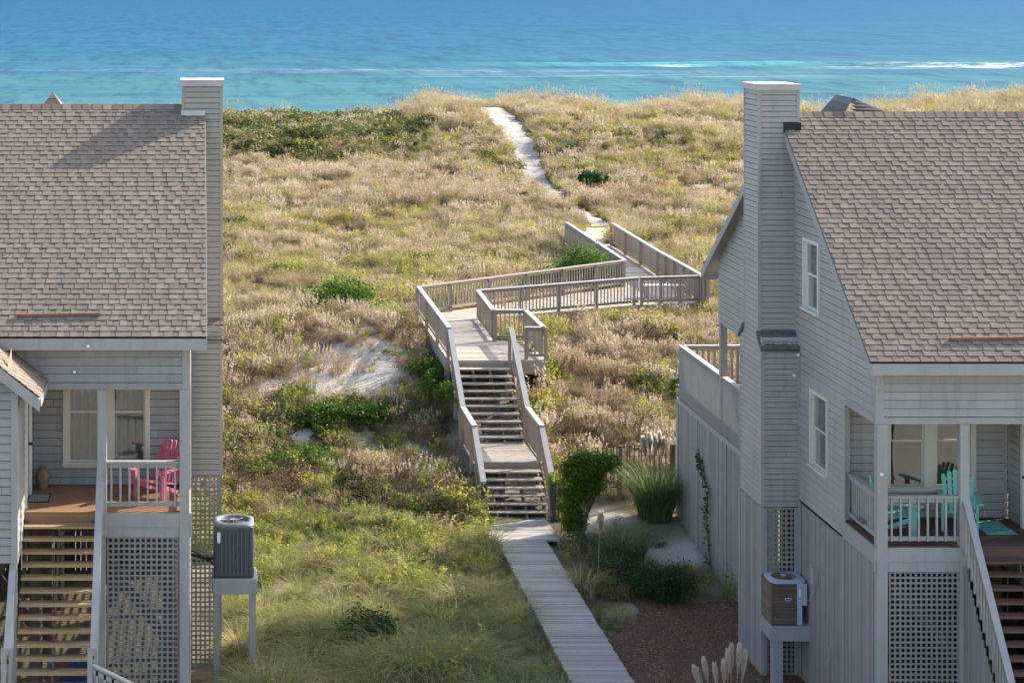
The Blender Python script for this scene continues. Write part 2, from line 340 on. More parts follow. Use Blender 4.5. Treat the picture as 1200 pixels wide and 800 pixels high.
def ribbon(name, pts, widths, mat, lift, kind='structure', rag=.12, step=.35, cross=7):
    """a strip of ground that follows the terrain"""
    P_ = [np.array(p) for p in pts]; cum = [0]
    for a, b in zip(P_[:-1], P_[1:]): cum.append(cum[-1] + np.linalg.norm(b - a))
    n = int(cum[-1] / step); s = np.linspace(0, cum[-1], n); X = np.interp(s, cum, [p[0] for p in P_]); Y = np.interp(s, cum, [p[1] for p in P_]); W = np.interp(s, cum, widths)
    for _ in range(6): X[1:-1] = (X[:-2] + X[1:-1] * 2 + X[2:]) / 4; Y[1:-1] = (Y[:-2] + Y[1:-1] * 2 + Y[2:]) / 4
    dx = np.gradient(X); dy = np.gradient(Y); L = np.hypot(dx, dy); nx_ = -dy / L; ny_ = dx / L
    V = []
    for k in range(cross):
        c = (k / (cross - 1) - .5); off = c * W * (1 + (fbm(X, Y, .8, 40 + (k > cross / 2), 3) - .5) * rag * 6 * abs(c) * 2)
        x = X + nx_ * off; y = Y + ny_ * off; z = terrain(x, y) + lift * (1 - (abs(c) * 2) ** 4 * .9)
        V.append(np.stack([x, y, z], -1))
    V = np.stack(V, 1); id_ = np.arange(n * cross).reshape(n, cross)
    q = np.stack([id_[:-1, :-1], id_[:-1, 1:], id_[1:, 1:], id_[1:, :-1]], -1).reshape(-1)
    o = np_mesh(name, V.reshape(-1, 3), q, 4, mat); o.data.polygons.foreach_set('use_smooth', np.ones(len(o.data.polygons), bool)); return tag(o, kind=kind), np.stack([X, Y, W], -1)
m, t, out = nodes('white sand'); p = N(t, 'ShaderNodeBsdfPrincipled'); p.inputs['Roughness'].default_value = .95; p.inputs['Specular IOR Level'].default_value = .1
n2 = maprange(t, noise(t, 5, detail=6, rough=.7), .35, .65); t.links.new(mixc(t, n2, (.36, .315, .26), (.52, .47, .40)), p.inputs['Base Color'])
b = N(t, 'ShaderNodeBump'); b.inputs['Strength'].default_value = 1; b.inputs['Distance'].default_value = .12; t.links.new(noise(t, 2.2, detail=5, rough=.6), b.inputs['Height']); t.links.new(b.outputs[0], p.inputs['Normal'])
t.links.new(p.outputs[0], out.inputs[0]); M['sand'] = m
pp = [(16.9, 85.6)] + [ray(*c)[:2] for c in [(704, 262), (684, 250), (655, 237), (636, 222), (624, 203), (618, 182), (603, 158), (590, 143), (580, 136)]]
pp.append((pp[-1][0] - .8, pp[-1][1] + 8))
path_o, PATH = ribbon('sand_path', pp, [1.3, .8, .6, .9, 1.15, 1.3, 1.45, 1.6, 1.9, 2.6, 3.0], M['sand'], .03)
# mulch bed
m, t, out = nodes('bark mulch'); p = N(t, 'ShaderNodeBsdfPrincipled'); p.inputs['Roughness'].default_value = .95; p.inputs['Specular IOR Level'].default_value = .1
v = N(t, 'ShaderNodeTexVoronoi'); v.inputs['Scale'].default_value = 28; tc = N(t, 'ShaderNodeTexCoord'); mp = N(t, 'ShaderNodeMapping'); mp.inputs['Scale'].default_value = (1, .6, 1); mp.inputs['Rotation'].default_value = (0, 0, .5)
t.links.new(tc.outputs['Object'], mp.inputs[0]); t.links.new(mp.outputs[0], v.inputs['Vector'])
c = ramp(t, v.outputs['Color'], [(0, (.07, .036, .024)), (.5, (.145, .077, .052)), (.85, (.24, .135, .09)), (1, (.42, .30, .22))])
c = mixc(t, maprange(t, noise(t, 1.2, detail=5), .45, .7, 0, .5), c, (.12, .085, .065)); t.links.new(c, p.inputs['Base Color'])
b = N(t, 'ShaderNodeBump'); b.inputs['Strength'].default_value = 1; b.inputs['Distance'].default_value = .03; t.links.new(v.outputs['Distance'], b.inputs['Height']); t.links.new(b.outputs[0], p.inputs['Normal']); t.links.new(p.outputs[0], out.inputs[0]); M['mulch'] = m
gx = np.arange(8.3, 14.5, .12); gy = np.arange(34, 46.9, .12); MX, MY = np.meshgrid(gx, gy)
edge = 8.75 + .5 * (fbm(MY, MY, 1.5, 61, 3) - .5) + 1.3 * sstep(42.5, 46, MY); back = 46.4 + .5 * (fbm(MX, MX, 1.1, 64, 3) - .5)
inm = (MX > edge) & (MY < back); id_ = np.arange(MX.size).reshape(MX.shape)
keep = inm[:-1, :-1] & inm[1:, 1:] & inm[:-1, 1:] & inm[1:, :-1]
q = np.stack([id_[:-1, :-1], id_[:-1, 1:], id_[1:, 1:], id_[1:, :-1]], -1)[keep].reshape(-1)
MZ = terrain(MX, MY) + .035 + (fbm(MX, MY, .25, 70, 2) - .5) * .03
mo = np_mesh('mulch_bed', np.stack([MX, MY, MZ], -1).reshape(-1, 3), q, 4, M['mulch']); tag(mo, kind='structure')

# ------------------------------------------------------------------ sea
m, t, out = nodes('sea water'); p = N(t, 'ShaderNodeBsdfDiffuse'); gls = N(t, 'ShaderNodeBsdfGlossy'); geo = N(t, 'ShaderNodeNewGeometry'); sp = N(t, 'ShaderNodeSeparateXYZ'); t.links.new(geo.outputs['Position'], sp.inputs[0])
lg = N(t, 'ShaderNodeMath', operation='LOGARITHM'); lg.inputs[1].default_value = 10; t.links.new(sp.outputs['Y'], lg.inputs[0])
st = noise(t, .012, detail=5, rough=.6, stretch=(.12, 1, 1), coord='World'); ad = N(t, 'ShaderNodeMath', operation='MULTIPLY_ADD'); t.links.new(st, ad.inputs[0]); ad.inputs[1].default_value = .25; t.links.new(lg.outputs[0], ad.inputs[2])
dp = maprange(t, ad.outputs[0], 2.45, 3.9)
base = ramp(t, dp, [(0, (.10, .30, .28)), (.06, (.065, .17, .17)), (.16, (.040, .135, .16)), (.26, (.018, .105, .165)), (.5, (.008, .082, .165)), (.8, (.006, .07, .16)), (1, (.005, .063, .155))])
wv = noise(t, .09, detail=5, rough=.65, stretch=(.25, 1, 1), coord='World'); base = mixc(t, maprange(t, wv, .45, .62, 0, .45), base, (.008, .075, .15))
def band(y0, hw, soft, nsc=.03):     # 1 inside |Y - y0 - wobble| < hw
    wb = noise(t, nsc, detail=3, stretch=(.5, .01, 1), coord='World')
    a = N(t, 'ShaderNodeMath', operation='MULTIPLY_ADD'); t.links.new(wb, a.inputs[0]); a.inputs[1].default_value = 22; t.links.new(sp.outputs['Y'], a.inputs[2])
    s = N(t, 'ShaderNodeMath', operation='SUBTRACT'); t.links.new(a.outputs[0], s.inputs[0]); s.inputs[1].default_value = y0 + 11
    ab = N(t, 'ShaderNodeMath', operation='ABSOLUTE'); t.links.new(s.outputs[0], ab.inputs[0]); return maprange(t, ab.outputs[0], hw + soft, hw)
def xr(a, b, s=6):
    l = maprange(t, sp.outputs['X'], a - s, a + s); r = maprange(t, sp.outputs['X'], b + s, b - s); k = N(t, 'ShaderNodeMath', operation='MULTIPLY'); t.links.new(l, k.inputs[0]); t.links.new(r, k.inputs[1]); return k.outputs[0]
def mul(*a):
    o = a[0]
    for b_ in a[1:]:
        k = N(t, 'ShaderNodeMath', operation='MULTIPLY')
        t.links.new(o, k.inputs[0])
        if isinstance(b_, float): k.inputs[1].default_value = b_
        else: t.links.new(b_, k.inputs[1])
        o = k.outputs[0]
    return o
fn = maprange(t, noise(t, .25, detail=6, rough=.75, stretch=(.3, 1, 1), coord='World'), .45, .62)
foams = [mul(band(412, 3, 6), xr(134, 400, 14), fn, .75), mul(band(421, 2, 3), xr(97, 105, 3), fn, .7), mul(band(392, 5, 10), xr(-5, 105, 25), fn, .22), mul(band(372, 3, 6), xr(35, 120, 15), fn, .2), mul(band(400, 2, 6), xr(-80, 60, 20), fn, .15), mul(band(243, 2, 2), xr(-200, 600, 5), fn, .4)]
fo = foams[0]
for x in foams[1:]:
    k = N(t, 'ShaderNodeMath', operation='MAXIMUM'); t.links.new(fo, k.inputs[0]); t.links.new(x, k.inputs[1]); fo = k.outputs[0]
swell = mul(band(432, 9, 6), xr(75, 330, 20), .55); base = mixc(t, swell, base, (.09, .34, .33))
col = mixc(t, fo, base, (.75, .78, .78)); spk = noise(t, 1, detail=4, rough=.7, stretch=(.22, .025, 1), coord='World'); spk2 = noise(t, 1, detail=4, rough=.7, stretch=(.30, .16, 1), coord='World')
col = mixc(t, maprange(t, spk, .46, .64, 0, .5), col, (.003, .035, .085)); col = mixc(t, maprange(t, spk2, .5, .62, 0, .30), col, (.05, .17, .24))  # ripple brightness painted into the water colour as dark and pale speckle
t.links.new(col, p.inputs['Color']); gls.inputs['Roughness'].default_value = .35; gls.inputs[0].default_value = (.75, .9, 1, 1)
b = N(t, 'ShaderNodeBump'); b.inputs['Strength'].default_value = 1; b.inputs['Distance'].default_value = .9
w1 = noise(t, .16, detail=6, rough=.62, stretch=(.35, 1, 1), coord='World'); w2 = noise(t, .03, detail=3, rough=.5, stretch=(.15, 1, 1), coord='World')
k = N(t, 'ShaderNodeMath', operation='MULTIPLY_ADD'); t.links.new(w2, k.inputs[0]); k.inputs[1].default_value = 3.0; t.links.new(w1, k.inputs[2]); t.links.new(k.outputs[0], b.inputs['Height']); t.links.new(b.outputs[0], p.inputs['Normal']); t.links.new(b.outputs[0], gls.inputs['Normal'])
mxs = N(t, 'ShaderNodeMixShader'); mxs.inputs[0].default_value = .07; t.links.new(p.outputs[0], mxs.inputs[1]); t.links.new(gls.outputs[0], mxs.inputs[2]); t.links.new(mxs.outputs[0], out.inputs[0]); M['sea'] = m
xs2 = np.concatenate([[-30000, -8000, -2000, -600], np.arange(-200, 400, 4.0), [500, 900, 3000, 9000, 30000]])
ys2 = np.concatenate([np.arange(205, 520, 2.0), [560, 620, 700, 900, 1300, 2200, 4500, 10000, 40000]])
SX, SY = np.meshgrid(xs2, ys2)
sw = lambda y0, hgt, wd: hgt * np.exp(-((SY - y0 + 20 * (fbm(SX, SX * 0, 90, 5, 2) - .5)) / wd) ** 2)
SZ = SEA + sw(425, .9, 5) * sstep(60, 130, SX) + sw(470, .35, 9) + sw(385, .25, 6) + sw(345, .3, 6) + sw(300, .35, 5) + sw(268, .45, 3.5)
id_ = np.arange(SX.size).reshape(SX.shape); q = np.stack([id_[:-1, :-1], id_[:-1, 1:], id_[1:, 1:], id_[1:, :-1]], -1).reshape(-1)
o = np_mesh('sea', np.stack([SX, SY, SZ], -1).reshape(-1, 3), q, 4, M['sea']); o.data.polygons.foreach_set('use_smooth', np.ones(len(o.data.polygons), bool)); tag(o, kind='structure')

# ------------------------------------------------------------------ building helpers
def V3(*a): return Vector(a)
rj = random.Random(99)
def lap(mb, fr, v0, v1, course, left, right, holes=(), proud=.018, groove=.019):
    """lap boards on a wall: each course leans out at its foot"""
    O, U, Nn = fr; up = V3(0, 0, 1)
    nrow = int(math.ceil((v1 - v0) / course - 1e-6))
    for i in range(nrow):
        c0 = v0 + i * course; c1 = min(c0 + course, v1); cuts = sorted({c0, c1, *[h[k] for h in holes for k in (2, 3) if c0 < h[k] < c1]}); tt = random.random()
        for a, b in zip(cuts[:-1], cuts[1:]):
            def off(v): return .003 + proud * (1 - (v - c0) / course)
            mid = (a + b) / 2; la, lb, ra, rb = left(a), left(b), right(a), right(b)
            if ra - la < .01 and rb - lb < .01: continue
            segs = [(0., 1.)]
            hs = sorted([(h[0], h[1]) for h in holes if h[2] < mid < h[3]])
            def pt(u, v, o): return O + U * u + up * v + Nn * o
            spans = []; cur = None
            for (h0, h1) in hs: spans.append((cur, h0)); cur = h1
            spans.append((cur, None))
            js = []; uj = -12.3 + rj.random() * 3
            while uj < 60: js.append(uj); uj += rj.choice([2.44, 3.05, 3.66]) + rj.random() * .6
            for s0, s1 in spans:
                A = la if s0 is None else max(s0, la); B = lb if s0 is None else max(s0, lb); C = ra if s1 is None else min(s1, ra); D = rb if s1 is None else min(s1, rb)
                if C <= A and D <= B: continue
                C = max(C, A); D = max(D, B)
                g = groove if abs(a - c0) < 1e-6 else 0
                prevA, prevB = A, B; tj = tt
                for j_ in [q_ for q_ in js if max(A, B) + .15 < q_ < min(C, D) - .15]:
                    mb.quad(pt(prevA, a + g, off(a)), pt(j_, a + g, off(a)), pt(j_, b, off(b)), pt(prevB, b, off(b)), tj); prevA = prevB = j_ + .005; tj = (tj + .37 + .4 * rj.random()) % 1
                mb.quad(pt(prevA, a + g, off(a)), pt(C, a + g, off(a)), pt(D, b, off(b)), pt(prevB, b, off(b)), tj)
                if g:
                    mb.quad(pt(A, a + g, -.03), pt(C, a + g, -.03), pt(C, a + g, off(a)), pt(A, a + g, off(a)), tt); mb.quad(pt(A, a - .002, -.03), pt(C, a - .002, -.03), pt(C, a + g, -.03), pt(A, a + g, -.03), tt); mb.quad(pt(A, a, .003), pt(C, a, .003), pt(C, a - .002, -.03), pt(A, a - .002, -.03), tt)
const = lambda c: (lambda v: c)

def lattice(mb, fr, u0, u1, v0, v1, pitch=.1, wd=.04, th=.010):
    n = max(1, round((u1 - u0) / pitch)); 
    for i in range(n + 1):
        u = u0 + (u1 - u0) * i / n; mb.fbox(fr, u - wd / 2, u + wd / 2, 0, th, v0, v1)
    n = max(1, round((v1 - v0) / pitch))
    for i in range(n + 1):
        v = v0 + (v1 - v0) * i / n; mb.fbox(fr, u0 - wd / 2, u1 + wd / 2, th + .001, 2 * th + .001, v - wd / 2, v + wd / 2)

def slats(mb, fr, u0, u1, v0, v1, wd, gap, th=.02, v1f=None, jit=.004):
    u = u0
    while u < u1 - .02:
        e = min(u + wd, u1); top = v1 if v1f is None else v1f((u + e) / 2); j = random.uniform(-jit, jit)
        mb.fbox(fr, u, e, j, th + j, v0, top); u += wd + gap

def window(root, fr, u0, u1, v0, v1, fm, casing=.09, units=1, curtain=True, sill=True, name='window', mull=.1, gl_m=None):
    """frame part with pane and curtain sub-parts; n axis points out of the wall"""
    mb = MB(); c = casing
    mb.fbox(fr, u0 - c, u0, .0, .045, v0 - c, v1 + c); mb.fbox(fr, u1, u1 + c, .0, .045, v0 - c, v1 + c)
    mb.fbox(fr, u0, u1, .0, .045, v1, v1 + c)
    mb.fbox(fr, u0, u1, .0, .043, v0 - c, v0)
    if sill: mb.fbox(fr, u0 - c - .02, u1 + c + .02, .047, .09, v0 - c * .6, v0 - c * .6 + .04)
    wu = (u1 - u0 - mull * (units - 1)) / units; panes = []
    for k in range(units):
        a = u0 + k * (wu + mull); b = a + wu
        if k: mb.fbox(fr, a - mull, a, -.06, .03, v0, v1)
        s = .035; vm = v0 + (v1 - v0) * .52
        for (lo, hi, d) in ((vm - .02, v1, -.03), (v0, vm + .02, -.055)):
            mb.fbox(fr, a, a + s, d - .02, d + .01, lo, hi); mb.fbox(fr, b - s, b, d - .02, d + .01, lo, hi)
            mb.fbox(fr, a + s, b - s, d - .02, d + .009, hi - s, hi); mb.fbox(fr, a + s, b - s, d - .02, d + .009, lo, lo + s)
            panes.append((a + s, b - s, lo + s, hi - s, d))
    # reveal
    mb.fbox(fr, u0 - .015, u0, -.14, 0, v0, v1); mb.fbox(fr, u1, u1 + .015, -.14, 0, v0, v1); mb.fbox(fr, u0, u1, -.14, 0, v1, v1 + .015); mb.fbox(fr, u0, u1, -.14, 0, v0 - .015, v0)
    w = mb.build(name, fm, root)
    for (a, b, lo, hi, d) in panes:
        g = MB(); O, U, Nn = fr; up = V3(0, 0, 1); d2 = d - .005
        g.quad(O + U * a + up * lo + Nn * d2, O + U * b + up * lo + Nn * d2, O + U * b + up * hi + Nn * d2, O + U * a + up * hi + Nn * d2); g.build('pane', M['glass'], w)
    g = MB(); O, U, Nn = fr; up = V3(0, 0, 1); n = 40; u_a = u0 - .02; u_b = u1 + .02
    if curtain is None: pass
    elif curtain:
        for k in range(n):
            a = u_a + (u_b - u_a) * k / n; b = u_a + (u_b - u_a) * (k + 1) / n; da = -.17 - .03 * math.sin(a * 40) - .02 * math.sin(a * 13); db = -.17 - .03 * math.sin(b * 40) - .02 * math.sin(b * 13)
            g.quad(O + U * a + up * (v0 - .02) + Nn * da, O + U * b + up * (v0 - .02) + Nn * db, O + U * b + up * (v1 + .02) + Nn * db, O + U * a + up * (v1 + .02) + Nn * da)
        g.build('curtain', M['curtain'], w)
    else:
        v = v0
        while v < v1:
            g.fbox(fr, u_a, u_b, -.17, -.13, v, v + .008); v += .045
        g.build('blind', M['blind'], w)
    g = MB(); g.fbox(fr, u_a - .05, u_b + .05, -.5, -.49, v0 - .1, v1 + .1); g.build('dark_room_sheet', M['interior'], w)  # dark sheet painted to stand in for the unlit room behind the glass
    return w

def shingle_roof(mb, O, U, L, W, expo=.143, seed=1, clip=None):
    """rows of individual tabs. O = eave corner, U = along the eave, L = up-slope unit vector, W=(width, length)"""
    rnd = random.Random(seed); Nn = U.cross(L).normalized()
    if Nn.z < 0: Nn = -Nn
    wd, ln = W; rows = int(math.ceil(ln / expo))
    for r in range(rows):
        sb = r * expo; s1 = min(sb + expo + .03, ln); u = -rnd.uniform(0, .3); raised = rnd.random() < .5
        while u < wd:
            raised = not raised; tw = rnd.uniform(.10, .20) if raised else rnd.uniform(.08, .16); s0 = sb if raised else sb + .009; a = max(u, 0); b = min(u + tw, wd); u += tw
            if b - a < .01: continue
            th = .014 if raised else .008; th += rnd.uniform(-.001, .002); tt = rnd.random()
            tt = .14 + tt * .58 + (.10 if raised else .0)
            if clip:
                (a, b) = clip(a, b, s0);
                if b - a < .01: continue
            def pt(u_, s_, n_): return O + U * u_ + L * s_ + Nn * n_
            g = .003
            mb.quad(pt(a, s0, th + .012), pt(b - g, s0, th + .012), pt(b - g, s1, th), pt(a, s1, th), tt)
            mb.quad(pt(a, s0, -.01), pt(b - g, s0, -.01), pt(b - g, s0, th + .012), pt(a, s0, th + .012), 0)  # lip painted near black as a shadow line under the tab
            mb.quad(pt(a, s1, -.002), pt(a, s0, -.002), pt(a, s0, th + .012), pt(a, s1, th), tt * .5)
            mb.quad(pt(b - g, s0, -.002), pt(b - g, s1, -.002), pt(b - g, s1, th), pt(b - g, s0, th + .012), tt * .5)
def slab(mb, a, b, c, d, th):     # roof deck: four top corners extruded down
    dn = V3(0, 0, -th); mb.hexa([V3(*a) + dn, V3(*b) + dn, V3(*c) + dn, V3(*d) + dn, a, b, c, d])

def railing(root, p, q, h=.95, sp=.13, posts=None, mat_p=None, mat_b=None, mat_t=None, cap=.14, bw=.035, side=0, name='railing', post_drop=.3, bot=.10, pw=.09, post_up=0, cap_h=.035, apron=True):
    """p, q floor points; rail runs between them. posts = parameter list"""
    p = V3(*p); q = V3(*q); mat_p = mat_p or M['wood']; mat_b = mat_b or M['wood']; mat_t = mat_t or M['toprail']; up = V3(0, 0, 1)
    L = (V3(q.x - p.x, q.y - p.y, 0)).length; d = V3(q.x - p.x, q.y - p.y, 0).normalized(); nn = V3(-d.y, d.x, 0)
    mb = MB(); mb.vbeam(p + up * (h - .085), q + up * (h - .085), .035, .09); mb.vbeam(p + up * (bot + .04), q + up * (bot + .04), .035, .08)
    n = max(1, int(L / sp))
    for i in range(n):
        t_ = (i + .5) / n; b = p.lerp(q, t_) + nn * (.022 + bw / 2)
        mb.hexa([b + V3(0, 0, bot) - d * bw / 2 - nn * bw / 2, b + V3(0, 0, bot) + d * bw / 2 - nn * bw / 2, b + V3(0, 0, bot) + d * bw / 2 + nn * bw / 2, b + V3(0, 0, bot) - d * bw / 2 + nn * bw / 2,
                 b + up * (h - .045) - d * bw / 2 - nn * bw / 2, b + up * (h - .045) + d * bw / 2 - nn * bw / 2, b + up * (h - .045) + d * bw / 2 + nn * bw / 2, b + up * (h - .045) - d * bw / 2 + nn * bw / 2])
    o = mb.build(name, mat_b, root)
    c = MB(); c.vbeam(p + up * (h - .02) - d * .03, q + up * (h - .02) + d * .03, cap, cap_h); c.build('cap_rail', mat_t, o)
    for t_ in (posts if posts is not None else []):
        b = p.lerp(q, t_) - nn * (pw / 2 + .02); k = MB(); z0 = b.z - post_drop; k.box(b.x - pw / 2, b.x + pw / 2, b.y - pw / 2, b.y + pw / 2, z0, b.z + h - .045 + post_up); k.build('post', mat_p, o)
    return o

# ------------------------------------------------------------------ houses
def house(side):
    """side=-1: left house (its gable faces +X), side=+1: right house (gable faces -X)"""
    Lh = side < 0
    XW = -.13 if Lh else 12.6; sg = 1 if Lh else -1        # sg: outward direction of the gable wall
    ZS = 13.2 - 6.34 if Lh else 13.2 - 6.80                # eave height
    ZR = 13.2 - 2.44 if Lh else 13.2 - 2.60
    FL = 3.56 if Lh else 2.92
    ZB = FL - .32                                         # foot of the siding
    YF, YB, YR = 36.9, 38.9, 48.0; YE, YC, YE2 = 36.5, 42.25, 48.7
    XE = -9.5 if Lh else 23.0; rake = .32 if Lh else .24; XK = XW + sg * rake
    sid = M['siding'] if Lh else M['siding_r']
    root = empty('beach_house', (XW, YF, -.8), 'grey sided beach house with tan shingle roof, pink porch chair and brown stairs' if Lh else 'grey sided beach house with grey brown shingle roof and aqua porch chairs', 'house', 'beach houses on stilts either side of the boardwalk')
    slope = (ZR - ZS) / (YC - YE); up = V3(0, 0, 1)
    x0, x1 = (XE, XK) if Lh else (XK, XE)
    # roof
    mb = MB(); ln = math.hypot(YC - YE, ZR - ZS); Ld = V3(0, YC - YE, ZR - ZS) / ln
    def cl(a, b, s): return a, b
    chx0, chx1 = ((-.29, .54) if Lh else (11.82, 12.66)); cy0, cy1 = (42.0, 43.0) if Lh else (41.85, 42.9)
    s_ch = (cy0 - YE) / Ld.y
    def clip(a, b, s):
        if s < s_ch - .02: return a, b
        if Lh: return a, min(b, chx0 - x0)
        return max(a, chx1 - x0), b
    shingle_roof(mb, V3(x0, YE, ZS), V3(1, 0, 0), Ld, (x1 - x0, ln), seed=3 if Lh else 8, clip=clip)
    L2 = V3(0, YC - YE2, ZR - ZS); l2 = L2.length; L2 /= l2
    for r in range(int(l2 / .143)):
        a = V3(x0, YE2, ZS) + L2 * (r * .143); b = V3(x1, YE2, ZS) + L2 * (r * .143); nn = V3(0, .6, .8); mb.quad(b + nn * .02, a + nn * .02, a + L2 * .16, b + L2 * .16)
    # ridge caps
    xk = x0
    lim = (x0, chx0) if Lh else (chx1, x1)
    xk = lim[0]
    while xk < lim[1] - .05:
        e = min(xk + .22, lim[1]); tt = random.random()
        mb.quad((xk, YC - .13, ZR - .13 * slope + .035), (e, YC - .13, ZR - .13 * slope + .028), (e, YC, ZR + .045), (xk, YC, ZR + .055), tt); mb.quad((xk, YC, ZR + .055), (e, YC, ZR + .045), (e, YC + .13, ZR - .13 * slope + .028), (xk, YC + .13, ZR - .13 * slope + .035), tt)
        mb.quad((xk, YC - .13, ZR - .13 * slope), (e, YC - .13, ZR - .13 * slope), (e, YC - .13, ZR - .13 * slope + .028), (xk, YC - .13, ZR - .13 * slope + .035), tt * .3); xk += .215
    roof = mb.build('roof', M['shingle'] if Lh else M['shingle_r'], root)
    mb = MB(); e = .012
    slab(mb, V3(x0 + .01, YE + .01, ZS - e), V3(x1 - .01, YE + .01, ZS - e), V3(x1 - .01, YC, ZR - e), V3(x0 + .01, YC, ZR - e), .11)
    slab(mb, V3(x0 + .01, YC + .001, ZR - e), V3(x1 - .01, YC + .001, ZR - e), V3(x1 - .01, YE2 - .01, ZS - e), V3(x0 + .01, YE2 - .01, ZS - e), .11)
    mb.build('soffit', M['trim'], roof)
    # fascia + rake boards
    mb = MB(); mb.box(x0 + .02, x1 - .02, YE - .005, YE + .03, ZS - .235, ZS - .02); mb.box(x0 + .02, x1 - .02, YE2 - .03, YE2 + .005, ZS - .235, ZS - .02)
    xa = XK; mb2 = []
    for (ya, yb) in ((YE, YC), (YE2, YC)):
        za, zb = ZS - .02, ZR - .02; xo = xa + sg * .012; xi = xa - sg * .022
        dd = -.2; p8 = [V3(xo, ya, za + dd), V3(xi, ya, za + dd), V3(xi, yb, zb + dd), V3(xo, yb, zb + dd), V3(xo, ya, za), V3(xi, ya, za), V3(xi, yb, zb), V3(xo, yb, zb)]
        if ya > yb:
            mb.hexa(p8)
        else:
            # stop the front rake at the chimney
            yb = cy0 - .01; zb = ZS + slope * (yb - YE) - .02; p8 = [V3(xo, ya, za + dd), V3(xi, ya, za + dd), V3(xi, yb, zb + dd), V3(xo, yb, zb + dd), V3(xo, ya, za), V3(xi, ya, za), V3(xi, yb, zb), V3(xo, yb, zb)]; mb.hexa(p8)
    mb.box(x0 + .05, x1 - .05, YE + .03, YF - .02, ZS - .20, ZS - .185)     # eave soffit
    mb.build('fascia', M['trim'], roof)
    # drip edge
    mb = MB(); mb.box(x0, x1, YE - .012, YE + .02, ZS - .022, ZS - .006); mb.build('drip_edge', M['black'], roof)
    # gable wall:  frame u = Y, outward sg
    fr = (V3(XW, 0, 0), V3(0, 1, 0), V3(sg, 0, 0))
    def zroof(y): return (ZS + slope * (y - YE) if y < YC else ZS + (ZR - ZS) * (YE2 - y) / (YE2 - YC)) - .14
    gl = lambda v: max(YF + .06, YE + (v + .14 - ZS) / slope) if v > zroof(YF) else YF + .06
    grr = lambda v: min(YR, YE2 - (v + .14 - ZS) / ((ZR - ZS) / (YE2 - YC))) if v > zroof(YR) else YR
    hd = ZS - 1.25 + (0 if Lh else 0)          # porch header underside
    hd = FL + 2.27
    holes = [(YF - 1, 38.7, ZB, hd), (43.3, YR + 1, ZB, 5.25)]
    wins = []
    if not Lh:
        wins = [(40.28, 41.18, 6.68, 8.05, 'white'), (39.72, 40.72, 3.55, 5.02, 'casing')]
        holes += [(a, b, c, d) for a, b, c, d, _ in wins]
    mb = MB(); lap(mb, fr, ZB, ZR - .16, .152, gl, grr, holes)
    mb.build('gable_wall', sid, root)
    mb = MB(); mb.fbox(fr, YF + .08, YR, -.12, -.06, ZB, 5.9) if False else None
    for (a, b, c, d, k) in wins:
        window(root, fr, a, b, c, d, M[k], .07, curtain=False)
    # front header (siding above the porch opening)
    xi_, xo_ = (XE, XW) if Lh else (XW, XE)
    fF = (V3(0, YF, 0), V3(1, 0, 0), V3(0, -1, 0))
    mb = MB(); lap(mb, fF, hd + .12, ZS - .16, .155, const(xi_ + (.0 if Lh else .12)), const(xo_ - (.12 if Lh else 0)))
    mb.fbox(fF, xi_, xo_, -.08, .022, hd, hd + .12); mb.fbox(fF, xi_, xo_, -.08, -.02, hd + .12, ZS - .16)
    mb.build('front_header', sid, root)
    # corner board
    mb = MB(); cb = XW; mb.box(min(cb + sg * .02, cb - sg * .13), max(cb + sg * .02, cb - sg * .13), YF - .025, YF + .12, hd, ZS - .17)
    mb.build('corner_board', M['trim'], root)
    # porch ceiling, back wall
    xw = -3.2 if Lh else 15.86          # wing wall plane
    mb = MB(); mb.box(min(XW, xw) + .05, max(XW, xw), YF + .08, YB, hd + .1, hd + .12); mb.build('porch_ceiling', M['trim'], root)
    fB = (V3(0, YB, 0), V3(1, 0, 0), V3(0, -1, 0))
    if Lh: wx0, wx1, wz0, wz1 = (80 - CX) * YB / F, (170 - CX) * YB / F, H - (541 + 10) * YB / F, hd + .06
    else: wx0, wx1, wz0, wz1 = (1043 - CX) * YB / F, (1137 - CX) * YB / F, H - (570 + 10) * YB / F, hd + .06
    mb = MB(); lap(mb, fB, FL, hd + .1, .152, const(min(xw, XW) + .02), const(max(xw, XW) - .02), [(wx0, wx1, wz0, wz1 + .1)]); mb.build('porch_wall', sid, root)
    window(root, fB, wx0, wx1, wz0, wz1, M['casing'], .1, units=2, mull=.24, curtain=True if Lh else None)
    # wall return at the far side of the porch opening (trim)
    mb = MB(); mb.box(min(XW, XW - sg * .09), max(XW, XW - sg * .09) + .0, 38.66, 38.74, ZB + .35, hd); 
    mb.box(min(XW + sg * .022, XW), max(XW + sg * .022, XW), 38.62, 38.74, ZB, hd); mb.box(min(XW + sg * .022, XW), max(XW + sg * .022, XW), YF + .1, 38.62, hd, hd + .1)
    mb.build('opening_trim', M['trim'], root)
    # porch floor
    mb = MB(); a = min(XW, xw) + .03; b = max(XW, xw)
    y = YF - .02
    while y < YB: mb.box(a, b, y, min(y + .135, YB), FL - .03, FL + random.uniform(0, .002)); y += .14
    mb.build('porch_floor', M['floor_l'] if Lh else M['floor_r'], root)
    mb = MB(); PX = (-1.8 if Lh else 14.2)    # the mid post
    a, b = (PX, XW + .05) if Lh else (XW - .05, PX + .08)
    mb.box(a, b, YF - .05, YF + .0, FL - .27, FL - .012); mb.box(a, b, YF - .03, YF + .0, FL - .46, FL - .272)
    ya, yb = YF, 38.75; xo = XW + sg * .03
    mb.box(min(xo, XW - sg * .01), max(xo, XW - sg * .01), ya + .0, yb, ZB - .02, FL - .01)
    mb.box(min(a, b) + .1, max(a, b) - .1, YF + .1, YF + .15, FL - .3, FL - .04)
    mb.build('rim_board', M['trim'], root)
